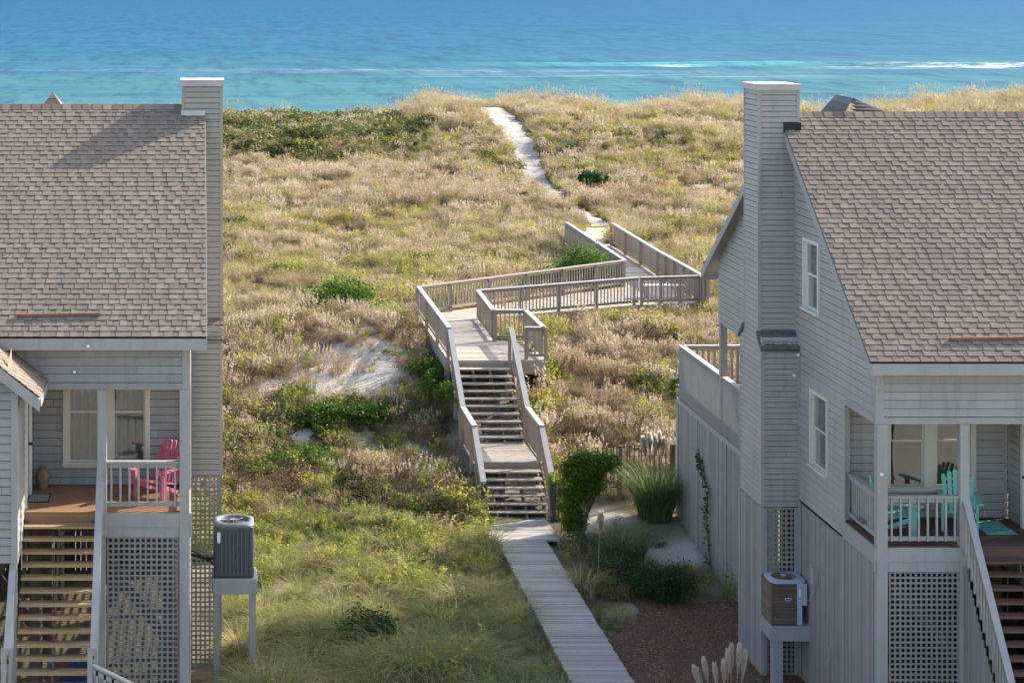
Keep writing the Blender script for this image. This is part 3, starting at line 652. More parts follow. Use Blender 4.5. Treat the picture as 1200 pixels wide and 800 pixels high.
    # floor structure / underside
    mb = MB(); mb.box(min(XE, XW) + .2, max(XE, XW) - .2, YB, YR - (0 if Lh else 4.6), FL - .3, FL - .1)
    y = YF + .3
    while y < YR: mb.box(min(XE, XW) + .1, max(XE, XW) - .1, y, y + .05, ZB - .12, FL - .32 if y > YB else FL - .04); y += .6
    mb.build('floor_joists', M['rotwood'], root)
    # porch posts
    G = -.95
    for (px0, px1) in (((-.31, -.13), (-1.83, -1.66)) if Lh else ((12.6, 12.8), (14.14, 14.31))):
        mb = MB(); mb.box(px0, px1, YF - .06, YF + .11, G if (Lh and px0 > -1) or (not Lh) else FL - .45, hd + .0)
        if (Lh and px0 < -1): mb.box(px0 + .02, px1 - .02, YF - .02, YF + .09, G, FL - .45)
        mb.build('porch_post', M['trim'], root, bevel=.006)
    # porch railings
    a, b = (-1.66, -.31) if Lh else (12.8, 14.14)
    kw = dict(mat_p=M['trim'], mat_b=M['trim'], mat_t=M['trim'], cap=.13, sp=.15, h=.94)
    railing(root, (b, YF + .03, FL), (a, YF + .03, FL), **kw)
    xr_ = XW - sg * .09
    if Lh: railing(root, (xr_, YF + .1, FL), (xr_, 38.7, FL), **kw)
    else: railing(root, (xr_, 38.66, FL), (xr_, YF + .1, FL), **{**kw, 'sp': .12, 'bw': .05})
    # lattice below the porch
    mb = MB(); a, b = (-1.66, -.31) if Lh else (12.84, 14.14); fr2 = (V3(0, YF + .02, 0), V3(1, 0, 0), V3(0, -1, 0))
    lattice(mb, fr2, a + .02, b - .02, G, FL - .48); mb.build('lattice_panel', M['lattice'], root)
    # chimney chase
    ch = MB(); zt = 13.2 - 1.90 if Lh else 13.2 - 1.98; zl = H - (383 + 10) * 41.6 / F if Lh else H - (395 + 10) * 41.6 / F; zb = 13.2 - 10.11 if Lh else 13.2 - 10.77
    lx0, lx1, ly0, ly1 = ((-.13, .53, 41.6, 43.2) if Lh else (11.82, 12.6, 41.6, 43.2))
    def chase(mb, X0, X1, Y0, Y1, z0, z1, c=.115):
        for O, U, Nn, Lw in ((V3(X0, Y0, 0), V3(1, 0, 0), V3(0, -1, 0), X1 - X0), (V3(X1, Y0, 0), V3(0, 1, 0), V3(1, 0, 0), Y1 - Y0), (V3(X1, Y1, 0), V3(-1, 0, 0), V3(0, 1, 0), X1 - X0), (V3(X0, Y1, 0), V3(0, -1, 0), V3(-1, 0, 0), Y1 - Y0)):
            lap(mb, (O, U, Nn), z0, z1, c, const(.035), const(Lw - .035), proud=.014, groove=.016)
        for x in (X0, X1):
            for y in (Y0, Y1):
                dx = .04 if x == X0 else -.04; dy = .04 if y == Y0 else -.04
                mb.box(min(x - dx * .5, x + dx), max(x - dx * .5, x + dx), min(y - dy * .5, y + dy), max(y - dy * .5, y + dy), z0, z1, .6)
    vm = M['vinyl'] if Lh else M['siding_r']
    ux0, ux1, uy0, uy1 = (chx0, chx1, cy0, cy1)
    # upper chase below the roof keeps to the wall side; above the roof full width
    chase(ch, lx0, lx1, ly0, ly1, zb, zl)
    lo0, lo1 = (-.13, .54) if Lh else (11.82, 12.6)
    zz = ZS + slope * (uy0 - YE) - .1
    chase(ch, lo0, lo1, uy0, uy1, zl, zz); chase(ch, ux0, ux1, uy0, uy1, zz + .002, zt)
    cho = ch.build('chimney', vm, root)
    mb = MB(); mb.box(ux0 - .05, ux1 + .05, uy0 - .05, uy1 + .05, zt, zt + .03); mb.box(ux0 - .045, ux1 + .045, uy0 - .045, uy1 + .045, zt - .1, zt - .002);
    mb.build('chimney_cap', M['capmetal'], cho)
    mb = MB()
    if Lh: mb.box(ux0 - .03, x1, uy0 - .05, uy0 - .015, zz + .02, zz + .2)
    else: mb.box(x0 - .02, ux1 + .04, uy0 - .06, uy0 - .015, zz + .02, zz + .24)
    mb.build('flashing', M['metal'] if Lh else M['black'], cho)
    # shingled shoulders of the chase
    mb = MB(); xx0, xx1 = (lo0 - (.0 if Lh else .05), lo1 + .05)
    for (O, Ld_) in ((V3(xx0, ly0 - .1, zl - .26), V3(0, uy0 - ly0 + .1, .36)), ):
        n_ = Ld_.length; shingle_roof(mb, O, V3(1, 0, 0), Ld_ / n_, (xx1 - xx0, n_), seed=5)
    mb.hexa([V3(xx0, ly0 - .08, zl - .28), V3(xx1, ly0 - .08, zl - .28), V3(xx1, uy0, zl - .02), V3(xx0, uy0, zl - .02), V3(xx0, ly0 - .08, zl - .25), V3(xx1, ly0 - .08, zl - .25), V3(xx1, uy0, zl + .09), V3(xx0, uy0, zl + .09)], .2)
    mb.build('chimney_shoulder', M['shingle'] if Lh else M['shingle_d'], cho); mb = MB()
    mb.hexa([V3(xx0, uy1, zl - .02), V3(xx1, uy1, zl - .02), V3(xx1, ly1 + .1, zl - .28), V3(xx0, ly1 + .1, zl - .28), V3(xx0, uy1, zl + .1), V3(xx1, uy1, zl + .1), V3(xx1, ly1 + .1, zl - .23), V3(xx0, ly1 + .1, zl - .23)], .2)
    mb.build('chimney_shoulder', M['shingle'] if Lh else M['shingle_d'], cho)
    # lattice below the chase
    mb = MB(); fr3 = (V3(0, ly0 + .02, 0), V3(1, 0, 0), V3(0, -1, 0)); lattice(mb, fr3, lx0 + .03, lx1 - .06, G - .2, zb - .03)
    o = mb.build('lattice_panel', M['lattice'], root)
    # skirt on the gable side
    frs = (V3(XW, 0, 0), V3(0, 1, 0), V3(sg, 0, 0))
    if Lh:
        mb = MB(); lattice(mb, frs, YF + .2, YR, G - .2, ZB - .02, .12, .045); mb.box(lx1 - .1, lx1, ly0 - .01, ly0 + .08, G - .2, zb); mb.build('lattice_panel', M['lattice'], root)
    else:
        mb = MB(); slats(mb, frs, YF + .12, 38.62, G - .5, ZB - .04, .068, .012); slats(mb, frs, 38.76, ly0 - .22, G - .5, ZB - .04, .068, .012)
        slats(mb, frs, ly1 + .02, 52.0, G - .3, 2.55, .19, .008)
        fl = (V3(lx0, 0, 0), V3(0, 1, 0), V3(-1, 0, 0)); slats(mb, fl, ly0 + .02, ly1, G - .5, zb - .02, .12, .008)
        mb.build('skirt', M['skirt'], root)
        def tr(f, *a):
            mb = MB(); (mb.fbox(f, *a) if f else mb.box(*a)); mb.build('skirt_trim', M['trim'], root)
        for y in (38.62, ly0 - .2, 47.2, 49.9): tr(frs, y, y + .12, .021, .045, G - .5, ZB - .02)
        tr(frs, 51.9, 52.05, .0, .05, G, 2.46); tr(None, lx0 - .03, lx0 + .1, ly0 - .03, ly0 + .03, G - .5, zb - .01); tr(None, lx0 - .04, lx0 + .0, ly1 - .05, ly1 + .06, G - .5, zb - .01)
        tr(None, 12.5, 12.6, ly0 - .03, ly0 + .03, G - .5, zb - .01); tr(frs, ly1, 52.05, .025, .05, 2.47, 2.6)
    # pilings and cross bracing under the house
    mb = MB()
    for yy in (38.9, 42.2, 45.2, 47.9):
        for k in range(4):
            xx = XW - sg * (.4 + 2.6 * k); m1 = MB(); m1.tube([(xx, yy, G - .3), (xx, yy, FL - .3)], .13, 10); m1.build('piling', M['rotwood'], root)
    for k in range(3):
        xx = XW - sg * (.4 + 2.6 * k); x2 = XW - sg * (.4 + 2.6 * (k + 1)); 
        for (pa, pb) in (((xx, 42.1, G + .3), (x2, 42.1, FL - .6)), ((xx, 38.8, FL - .6), (x2, 38.8, G + .3))): m1 = MB(); m1.beam(pa, pb, .05, .2); m1.build('cross_brace', M['rotwood'], root)
    mb = MB(); frr = (V3(0, YR if Lh else 43.3, 0), V3(1, 0, 0), V3(0, 1, 0)); slats(mb, frr, min(XE, XW) + .1, max(XE, XW) - .1, G - .3, ZB + (0 if Lh else .1), .11, .02 if Lh else .008)
    fre = (V3(XE, 0, 0), V3(0, 1, 0), V3(-sg, 0, 0)); slats(mb, fre, YF, YR, G - .3, ZB, .11, .012); mb.build('skirt', M['rotwood'], root)  # rear and far-side skirts, out of view, added to darken the under-house
    # rear walls so that light behaves
    mb = MB(); lap(mb, (V3(0, YR, 0), V3(-1, 0, 0), V3(0, 1, 0)), 5.25 if not Lh else ZB, ZS + .0, .152, const(-(max(XE, XW)) + .02), const(-min(XE, XW) - .02))
    if not Lh: lap(mb, (V3(0, 43.4, 0), V3(-1, 0, 0), V3(0, 1, 0)), ZB, 5.25, .152, const(-XE), const(-XW - .02)); mb.box(XW + .02, XE, 43.4, YR, 5.20, 5.25)
    lap(mb, (V3(XE, 0, 0), V3(0, 1, 0), V3(-sg, 0, 0)), ZB, ZS, .152, const(YF), const(YR))
    mb.build('rear_wall', sid, root)
    if not Lh:
        # rear deck and its guard
        mb = MB(); y = 43.45
        while y < 52: mb.box(XW, XE, y, y + .135, FL - .03, FL); y += .14
        mb.build('rear_deck', M['deck'], root)
        kw2 = dict(mat_p=M['trim'], mat_b=M['trim'], mat_t=M['toprail'], cap=.15, sp=.11, bw=.05, h=1.06, bot=-.36, post_drop=.4)
        railing(root, (XW + .06, 43.3, FL), (XW + .06, 51.95, FL), posts=[.5], **kw2)
        railing(root, (XW + .1, 51.95, FL), (XE, 51.95, FL), posts=[.0, .15, .3, .45], **{**kw2, 'sp': .15, 'bw': .06, 'mat_b': M['wood'], 'bot': .05})
        mb = MB(); mb.box(XW - .02, XW + .14, 47.75, 47.91, FL, 5.25); mb.build('porch_post', M['trim'], root)
    # staircase towards the camera
    if Lh: sx0, sx1 = -3.17, -1.86
    else: sx0, sx1 = 14.36, 15.9
    rz, rn = (.188, .165) if Lh else (.19, .20); ns = 17 if Lh else 15
    mb = MB()
    for xs_ in (sx0 + .02, sx1 - .06):
        mb.hexa([V3(xs_, YF - .03, FL - .45), V3(xs_ + .04, YF - .03, FL - .45), V3(xs_ + .04, YF - .03 - rn * ns, FL - .45 - rz * ns), V3(xs_, YF - .03 - rn * ns, FL - .45 - rz * ns),
                 V3(xs_, YF - .03, FL - .12), V3(xs_ + .04, YF - .03, FL - .12), V3(xs_ + .04, YF - .03 - rn * ns, FL - .12 - rz * ns), V3(xs_, YF - .03 - rn * ns, FL - .12 - rz * ns)])
    for k in range(1, ns): mb.box((sx0 + sx1) / 2 - .02, (sx0 + sx1) / 2 + .02, YF - rn * k - .18, YF - rn * k + .02, FL - rz * k - .2, FL - rz * k - .045)
    stair = mb.build('staircase', M['rotwood'], root)
    for k in range(1, ns + 1):
        mb = MB(); z = FL - rz * k; y = YF - .05 - rn * (k - 1); mb.box(sx0, sx1, y - .135, y, z - .04, z); mb.box(sx0, sx1, y - .275, y - .142, z - .04, z - .001); mb.build('tread', M['tread'] if Lh else M['floor_r'], stair)
    mb = MB(); mb.box(sx0, sx1, YF - .05, YF - .025, FL - .24, FL - .03); mb.build('riser_board', M['floor_l'] if Lh else M['floor_r'], stair)
    # handrails
    hs = rz / rn
    def hr(x, y0, y1, zoff, last=.0):
        z0 = FL + zoff - hs * (YF - y0); z1 = FL + zoff - hs * (YF - y1); return (x, y0, z0), (x, y1, z1)
    if Lh:
        for x in (-1.78, -3.28):
            p, q_ = hr(x, YF - .08 if x > -3 else 35.6, YF - 2.35, .02); railing(root, p, q_, h=.92, sp=.14, bot=-.05, mat_p=M['trim'], mat_b=M['trim'], mat_t=M['trim'], cap=.12, posts=[.98], post_drop=1.2)
        mb = MB(); a = P(109, 779, 34.55); b = P(165, 806, 34.55); mb.vbeam(a, b, .12, .04); mb.vbeam(V3(*a) - up * .1, V3(*b) - up * .1, .04, .09)
        for k in range(6):
            c = V3(*a).lerp(V3(*b), (k + .5) / 6); mb.box(c.x - .02, c.x + .02, c.y - .02, c.y + .02, c.z - .85, c.z - .02)
        mb.build('yard_railing', M['trim'], root)
    else:
        p, q_ = hr(14.25, YF - .06, YF - 3.0, -.02); q_ = (14.25, YF - 2.2, FL - .02 - 2.2 * 1.30); p = (14.25, YF - .06, FL - .02)
        railing(root, q_, p, h=.94, sp=.14, bot=-.02, mat_p=M['trim'], mat_b=M['trim'], mat_t=M['trim'], cap=.13)
        mb = MB(); fz = (V3(14.22, 0, 0), V3(0, 1, 0), V3(-1, 0, 0)); slats(mb, fz, YF - 2.2, YF - .08, G - .4, 0, .08, .014, v1f=lambda y: FL - .2 - (YF - y) * 1.30); mb.build('skirt', M['skirt'], root)
    # the wing with the entrance door
    fw = (V3(xw, 0, 0), V3(0, 1, 0), V3(sg, 0, 0)); ywf = 35.5 if Lh else 36.86
    zwb = H - 10.2 if Lh else FL - .3
    mb = MB(); door = (37.15, 38.1, FL, FL + 2.1)
    wtop = H - 7.17 + .02 if Lh else hd + .1
    lap(mb, fw, zwb, wtop, .152, const(ywf + .1), const(YB - .02), [door]); 
    wx = -8.5 if Lh else 22.
    fz = (V3(0, ywf, 0), V3(1, 0, 0), V3(0, -1, 0)); gp = (-2.77, H - 7.17)
    if Lh:
        rgt = lambda v: min(xw - .02, gp[0] - (v + .2 - gp[1]) / .78) if v > gp[1] - .6 else xw - .02
        lap(mb, (V3(wx + .36, 0, 0), V3(0, -1, 0), V3(-1, 0, 0)), zwb, gp[1], .152, const(-YB), const(-ywf - .02))
        lap(mb, (V3(0, YF, 0), V3(1, 0, 0), V3(0, -1, 0)), ZB, hd, .152, const(XE), const(wx + .34))
        lap(mb, fz, zwb, gp[1] + .78 * 2.9, .152, lambda v: -2 * 5.67 - rgt(v), lambda v: min(xw - .02, gp[0] - (v + .2 - gp[1]) / .78) if v > gp[1] - .6 else xw - .02)
    if not Lh: lap(mb, (V3(0, YF, 0), V3(1, 0, 0), V3(0, -1, 0)), ZB, hd - .002, .152, const(xw + .02), const(XE)); slats(mb, (V3(0, YF + .05, 0), V3(1, 0, 0), V3(0, -1, 0)), xw + .1, XE, G - .5, ZB - .02, .11, .01)
    mb.build('entrance_wing', sid, root)
    mb = MB(); mb.box(min(xw - sg * .1, xw + sg * .02), max(xw - sg * .1, xw + sg * .02), ywf - .02, ywf + .1, zwb, wtop)
    if Lh: mb.box(xw - .95, xw - .82, ywf + .1, ywf + .25, G, zwb); mb.box(xw - .13, xw, ywf + .02, ywf + .14, G, zwb)
    mb.build('corner_board', M['trim'], root)
    # door
    mb = MB(); mb.fbox(fw, door[0] - .1, door[0], 0, .05, FL, door[3] + .1); mb.fbox(fw, door[1], door[1] + .1, 0, .05, FL, door[3] + .1); mb.fbox(fw, door[0], door[1], 0, .05, door[3], door[3] + .1)
    mb.fbox(fw, door[0], door[1], -.05, -.01, FL, FL + .35); mb.fbox(fw, door[0], door[0] + .1, -.05, -.01, FL + .35, door[3]); mb.fbox(fw, door[1] - .1, door[1], -.05, -.01, FL + .35, door[3]); mb.fbox(fw, door[0] + .1, door[1] - .1, -.05, -.01, door[3] - .12, door[3])
    d = mb.build('door', M['white'], root)
    mb = MB(); mb.fbox(fw, door[0] + .1, door[1] - .1, -.04, -.03, FL + .35, door[3] - .12); mb.build('pane', M['glass'], d)
    mb = MB(); mb.fbox(fw, door[0] + .1, door[1] - .1, -.12, -.11, FL + .1, door[3]); mb.build('dark_room_sheet', M['interior'], d)  # dark sheet in place of the unlit room behind the door
    mb = MB(); mb.tube([V3(xw + sg * .0, door[1] - .05, FL + 1.0), V3(xw + sg * .07, door[1] - .05, FL + 1.0)], .025, 8); mb.build('handle', M['black'], d)
    if Lh:
        # wing roof
        mb = MB(); yf = 35.15; yb = 36.86; sl = .78; Wd = 5.2; n_ = math.hypot(1, sl)
        O = V3(gp[0], yb, gp[1]); shingle_roof(mb, V3(gp[0], yf, gp[1]), V3(0, 1, 0), V3(-1, 0, sl) / n_, (yb - yf, 2.9 * n_), seed=12)
        shingle_roof(mb, V3(gp[0] - 5.8, yb, gp[1]), V3(0, -1, 0), V3(1, 0, sl) / n_, (yb - yf, 2.9 * n_), seed=14)
        mb.build('wing_roof', M['shingle'], root)
        mb = MB(); a0 = V3(gp[0], yf + .01, gp[1] - .02); b0 = V3(gp[0], yb, gp[1] - .02); c0 = V3(gp[0] - 2.9, yb, gp[1] + 2.9 * sl - .02); d0 = V3(gp[0] - 2.9, yf + .01, gp[1] + 2.9 * sl - .02)
        slab(mb, a0, b0, c0, d0, .08); mb.hexa([a0 + V3(0, -.03, -.22), a0 + V3(0, 0, -.22), d0 + V3(0, 0, -.22), d0 + V3(0, -.03, -.22), a0 + V3(0, -.03, 0), a0, d0, d0 + V3(0, -.03, 0)])
        a1_ = a0 - V3(5.8, 0, 0); b1_ = b0 - V3(5.8, 0, 0); slab(mb, d0, c0, b1_, a1_, .08); mb.hexa([d0 + V3(0, -.03, -.22), d0 + V3(0, 0, -.22), a1_ + V3(0, 0, -.22), a1_ + V3(0, -.03, -.22), d0 + V3(0, -.03, 0), d0, a1_, a1_ + V3(0, -.03, 0)])
        mb.hexa([a0 + V3(0, 0, -.14), a0 + V3(.03, 0, -.14), b0 + V3(.03, 0, -.14), b0 + V3(0, 0, -.14), a0 + V3(0, 0, -.01), a0 + V3(.03, 0, -.01), b0 + V3(.03, 0, -.01), b0 + V3(0, 0, -.01)])
        mb.build('wing_fascia', M['trim'], root)
        a = P(13.5, 433, 35.5); b = P(13.5, 408, 35.9); c = P(9, 430, 35.45)
        mb = MB(); mb.hexa([V3(*c), V3(*a), V3(*a) + V3(0, .02, 0), V3(*c) + V3(0, .02, 0), V3(*b) + V3(-.01, 0, 0), V3(*b), V3(*b) + V3(0, .02, 0), V3(*b) + V3(-.01, .02, 0)]); mb.build('roof_flashing', M['red'], root)
        # rear cross gable peak
        cx_, cy_, cz_ = P(62, 108, 47.0); mb = MB()
        base = [V3(cx_ - .75, cy_ - .9, cz_ - 1.0), V3(cx_ + .75, cy_ - .9, cz_ - 1.0), V3(cx_ + .75, cy_ + .9, cz_ - 1.0), V3(cx_ - .75, cy_ + .9, cz_ - 1.0)]; ap = V3(cx_, cy_, cz_)
        for k in range(4):
            for j in range(7):
                p0, p1 = base[k], base[(k + 1) % 4]; mb.quad(p0.lerp(ap, j / 7), p1.lerp(ap, j / 7), p1.lerp(ap, (j + 1.1) / 7.2), p0.lerp(ap, (j + 1.1) / 7.2))
        mb.box(cx_ - .7, cx_ + .7, cy_ - .85, cy_ + .85, ZS, cz_ - 1.0)
        mb.build('turret_roof', M['shingle'], root)
    else:
        pk = V3(*P(1000, 115, 46.0)); mb = MB(); l_ = V3(*P(975, 137, 45.0)); r_ = V3(*P(1085, 139, 45.4)); bk = pk + V3(.4, 2.5, -.05)
        l_.z -= .4; r_.z -= .25
        for j in range(6):
            mb.quad(l_.lerp(pk, j / 6), (l_ + V3(0, 2, 0)).lerp(bk, j / 6), (l_ + V3(0, 2, 0)).lerp(bk, (j + 1.1) / 6.1), l_.lerp(pk, (j + 1.1) / 6.1))
        for j in range(10):
            a = r_.lerp(pk, j / 10); b = (r_ + V3(-1.4, 0, -.1)).lerp(pk, j / 10); mb.quad(a, b + V3(0, -.0, 0), (l_ + V3(.2, 0, 0)).lerp(pk, (j + 1) / 10), r_.lerp(pk, (j + 1.08) / 10.1), .3 + .05 * (j % 3))
        mb.quad(r_, r_ + V3(0, 2.5, 0), bk, pk, .4); mb.poly([l_, r_, r_ + V3(0, 0, -1.5), l_ + V3(0, 0, -1.5)], .2)
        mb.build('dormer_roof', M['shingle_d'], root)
        # small fittings on the walls
        mb = MB(); e = P(932, 690, 40.5); mb.fbox(frs, 40.25, 40.42, .03, .13, H - 12.0, H - 11.68); mb.tube([(12.5, 40.33, H - 12.0), (12.46, 40.4, H - 12.35), (12.42, 40.6, H - 12.4), (12.4, 40.75, H - 12.2)], .013, 6); mb.build('disconnect_box', M['trim'], root)
        mb = MB(); mb.fbox(frs, 39.5, 39.54, .03, .06, -.9, -.1); mb.fbox(frs, 39.48, 39.56, .02, .05, -.1, .18); mb.build('downpipe_stub', M['metal'], root)
    # small wall lamps
    pts = [P(103, 406, 36.45), P(87, 436, 36.83)] if Lh else [P(931, 440, 41.5), P(935.5, 416, 41.42), P(1033, 556, 36.78)]
    for p3 in pts:
        mb = MB(); mb.lathe((p3[0], p3[1], p3[2]), [(.0, -.02), (.03, -.02), (.035, .0), (.03, .025), (.012, .035)], 12); mb.build('wall_sensor', M['paper'], root, smooth=True)
    # strip lying on the shingles
    xa_, xb_ = ((20, 118) if Lh else (1113, 1215)); yy = 379 if Lh else 406.5
    mb = MB(); yv = YE + .42; zv = ZS + slope * .42 + .05; mb.beam(((xa_ - CX) * yv / F, yv, zv), ((xb_ - CX) * yv / F, yv + .03, zv + .02), .05, .05, up=V3(0, 0, 1)); mb.build('roof_strip', M['strip'], root)
    return root, dict(FL=FL, XW=XW, YB=YB, YF=YF, hd=hd)
LH, li = house(-1); RH, ri = house(1)

# ------------------------------------------------------------------ dune walkover
DK = 2.33
wk = empty('dune_walkover', (7.8, 52, -.7), 'weathered wooden dune walkover with stairs, zigzag deck and baluster railings', 'walkover')
def Gp(x, y, D): return ((x - CX) * D / (y - CY), F * D / (y - CY))
RT = 9.85
a1 = Gp(490, 334, RT); a2 = Gp(521, 383, RT); b2 = Gp(732, 303, RT); c1 = Gp(560, 338, RT); c2 = Gp(748, 323, RT); c3 = Gp(820, 321, RT); d1 = Gp(578, 361, RT); d2 = Gp(616, 361, RT); d3 = Gp(638, 382, RT); d4 = Gp(594, 384, RT); e1 = Gp(718, 260, RT); e2 = Gp(664, 259, RT)
YT = 58.7; SXL, SXR = 7.58, 9.2
def planks(mb, poly, z, axis, wd=.14, gap=.008, th=.035):
    """board the polygon with planks laid across `axis` direction"""
    ax = V3(*axis, 0).normalized(); cr = V3(-ax.y, ax.x, 0); pts = [V3(p[0], p[1], 0) for p in poly]
    s = [p.dot(ax) for p in pts]; lo, hi = min(s), max(s); k = lo
    def span(sv):
        c = []
        for i in range(len(pts)):
            p, q_ = pts[i], pts[(i + 1) % len(pts)]; sp_, sq = p.dot(ax), q_.dot(ax)
            if (sp_ - sv) * (sq - sv) <= 0 and abs(sp_ - sq) > 1e-6: f_ = (sv - sp_) / (sq - sp_); c.append(p.lerp(q_, f_).dot(cr))
        return (min(c), max(c)) if len(c) >= 2 else None
    while k < hi - .01:
        e = min(k + wd, hi); A = span(k + .001); B = span(e - .001)
        if A and B:
            j = random.uniform(-.001, .004); P4 = [ax * k + cr * A[0], ax * k + cr * A[1], ax * e + cr * B[1], ax * e + cr * B[0]]
            mb.hexa([p + V3(0, 0, z - th) for p in P4] + [p + V3(0, 0, z + j) for p in P4])
        k += wd + gap
XL = 7.42
mb = MB(); planks(mb, [(XL, YT), (9.25, YT), (9.25, d1[1] + .3), (c1[0], c1[1]), (XL, a1[1])], DK, (0, 1)); mb.build('deck_surface', M['deck'], wk)
mb = MB(); planks(mb, [(9.254, YT), (d3[0] + .05, YT), (d2[0] + .05, d2[1]), (9.254, d1[1])], DK, (0, 1)); mb.build('deck_surface', M['deck'], wk)
mb = MB(); ax = (c2[0] - c1[0], c2[1] - c1[1]); planks(mb, [(c1[0] + .004, c1[1]), c2, (c2[0], b2[1]), (b2[0], b2[1]), (XL + .05, a1[1] + .05)], DK - .004, ax); mb.build('deck_surface', M['deck'], wk)
mb = MB(); planks(mb, [(c2[0] + .004, c2[1]), c3, (e1[0], e1[1] + 1), (e2[0], e2[1] + 1), (b2[0], b2[1]), (c2[0] + .004, b2[1])], DK, (0, 1)); mb.build('deck_surface', M['deck'], wk)
# fascia / beams
def rim(mb, p, q_, z=DK, hgt=.26, w_=.05): mb.vbeam((p[0], p[1], z - hgt / 2 - .035), (q_[0], q_[1], z - hgt / 2 - .035), w_, hgt)
mb = MB(); rim(mb, (XL - .03, YT), (XL - .03, a1[1])); rim(mb, (SXR, YT - .03), (d3[0] + .1, YT - .03), hgt=.36); rim(mb, (SXL - .1, YT - .03), (SXR, YT - .03), hgt=.2); rim(mb, (d3[0] + .09, YT), (d2[0] + .09, d2[1])); rim(mb, (d2[0], d2[1] + .03), (9.3, d1[1] + .03)); rim(mb, (9.3, d1[1]), c1)
rim(mb, (XL, a1[1]), b2); rim(mb, c1, c2, hgt=.2); rim(mb, c2, c3, hgt=.3); rim(mb, c3, e1); rim(mb, b2, e2); mb.build('rim_joist', M['wood'], wk)
mb = MB()
for (x, y) in [(XL, YT + .2), (XL, 61), (XL, 63.5), (XL, a1[1]), (9.2, YT + .2), (d3[0], YT + .2), (d2[0], d2[1] - .1), c1, c2, (11.9, 67.4), (c3[0], c3[1] + .1), (c3[0], 71), (c3[0], 75), (c3[0], 80), (b2[0], b2[1]), (b2[0], 78), (10, 68.5), (13, 71)]:
    mb.box(x - .07, x + .07, y - .07, y + .07, T(x, y) - .6, DK - .05)
mb.build('support_posts', M['wood'], wk)
# stairs
RI = .16; Y0 = 52.0; YL0, YL1 = 53.47, 55.75; ZL = DK - 11 * RI; Z0 = ZL - 7 * RI
mb = MB(); planks(mb, [(SXL - .02, YL0), (SXR, YL0), (SXR, YL1), (SXL - .02, YL1)], ZL, (0, 1)); land = mb.build('landing', M['deck'], wk)
mb = MB(); mb.box(SXL, SXR, YL0 - .03, YL0 - .001, ZL - .23, ZL - .036); mb.box(SXL, SXR, YL1 + .0, YL1 + .03, ZL - .2, ZL + .02); 
for x in (SXL, SXR - .05): mb.box(x, x + .05, YL0, YL1, ZL - .26, ZL - .036)
mb.build('rim_joist', M['wood'], wk)
def flight(ya, yb, za, n):
    run = (yb - ya) / n; mb = MB()
    for k in range(4):
        x = SXL + .02 + (SXR - SXL - .09) * k / 3
        mb.hexa([V3(x, ya - .1, za - .25), V3(x + .05, ya - .1, za - .25), V3(x + .05, yb, za + RI * n - .42), V3(x, yb, za + RI * n - .42), V3(x, ya - .1, za - .0), V3(x + .05, ya - .1, za - .0), V3(x + .05, yb, za + RI * n - .17), V3(x, yb, za + RI * n - .17)])
    st = mb.build('staircase', M['wood'], wk)
    for k in range(1, n):
        y = ya + run * (k - 1); z = za + RI * k; mb = MB(); mb.box(SXL, SXR, y - .02, y + .135, z - .04, z); mb.box(SXL, SXR, y + .142, y + .285, z - .04, z - .002); mb.build('tread', M['deck'], st)
flight(Y0, YL0, Z0, 7); flight(YL1, YT, ZL, 11)
HR = .98
kw = dict(h=HR, sp=.14, cap=.15, cap_h=.04)
XRl = XL + .04
railing(wk, (a1[0] + .02, a1[1], DK), (XRl, YT, DK), posts=[.02, .35, .7], **kw)
railing(wk, (a1[0], a1[1], DK), (b2[0], b2[1], DK), posts=[.14, .32, .5, .68, .85, .99], **{**kw, 'mat_t': M['wood']})
railing(wk, (c2[0], c2[1], DK), (c1[0], c1[1], DK), posts=[.02, .26, .5, .74, .98], **kw)
railing(wk, (c3[0], c3[1], DK), (c2[0] + .12, c2[1], DK), posts=[.01, .33, .66, .99], **kw)
railing(wk, (d1[0], d1[1], DK), (c1[0], c1[1] - .05, DK), posts=[.0, .5], **kw)
railing(wk, (d2[0], d2[1], DK), (d1[0], d1[1], DK), posts=[.97], **kw)
railing(wk, (d3[0], YT + .02, DK), (d2[0], d2[1], DK), posts=[.02, .5, .98], **kw)
railing(wk, (d3[0], YT + .05, DK), (d4[0] + .62, YT + .05, DK), posts=[.95], **kw)
# far run, with the gentle bow of its near end
fx = c3[0]; arc = [(fx, c3[1]), (fx + .1, 69), (fx + .12, 72), (fx + .1, 76), (e1[0], e1[1])]
for p, q_ in zip(arc[:-1], arc[1:]): railing(wk, (q_[0], q_[1], DK), (p[0], p[1], DK), posts=[.0, .33, .66], **{**kw, 'sp': .12, 'bw': .06})
railing(wk, (b2[0], b2[1] + .05, DK), (e2[0], e2[1], DK), posts=[.2, .4, .6, .8, 1], **{**kw, 'sp': .12, 'bw': .07})
# stair rails : left, right
def srail(x, xl):
    railing(wk, (x, YT, DK), (x, YL1 + .1, ZL + .02), posts=[.03, .6], **{**kw, 'bot': -.12})
    railing(wk, (x, YL1 + .1, ZL + .02), (x, YL0 + .05, ZL), posts=[.0, .95], **{**kw, 'bot': -.12})
    railing(wk, (x, YL0 + .05, ZL), (x, Y0 - .15, Z0 + .02), posts=[], **{**kw, 'bot': -.2})
    mb = MB(); mb.box(x - .07, x + .07, Y0 - .26, Y0 - .14, Z0 - .3, Z0 + HR + .0); mb.build('newel_post', M['dark'], wk)
srail(SXL - .10, 0); srail(SXR + .09, 0)
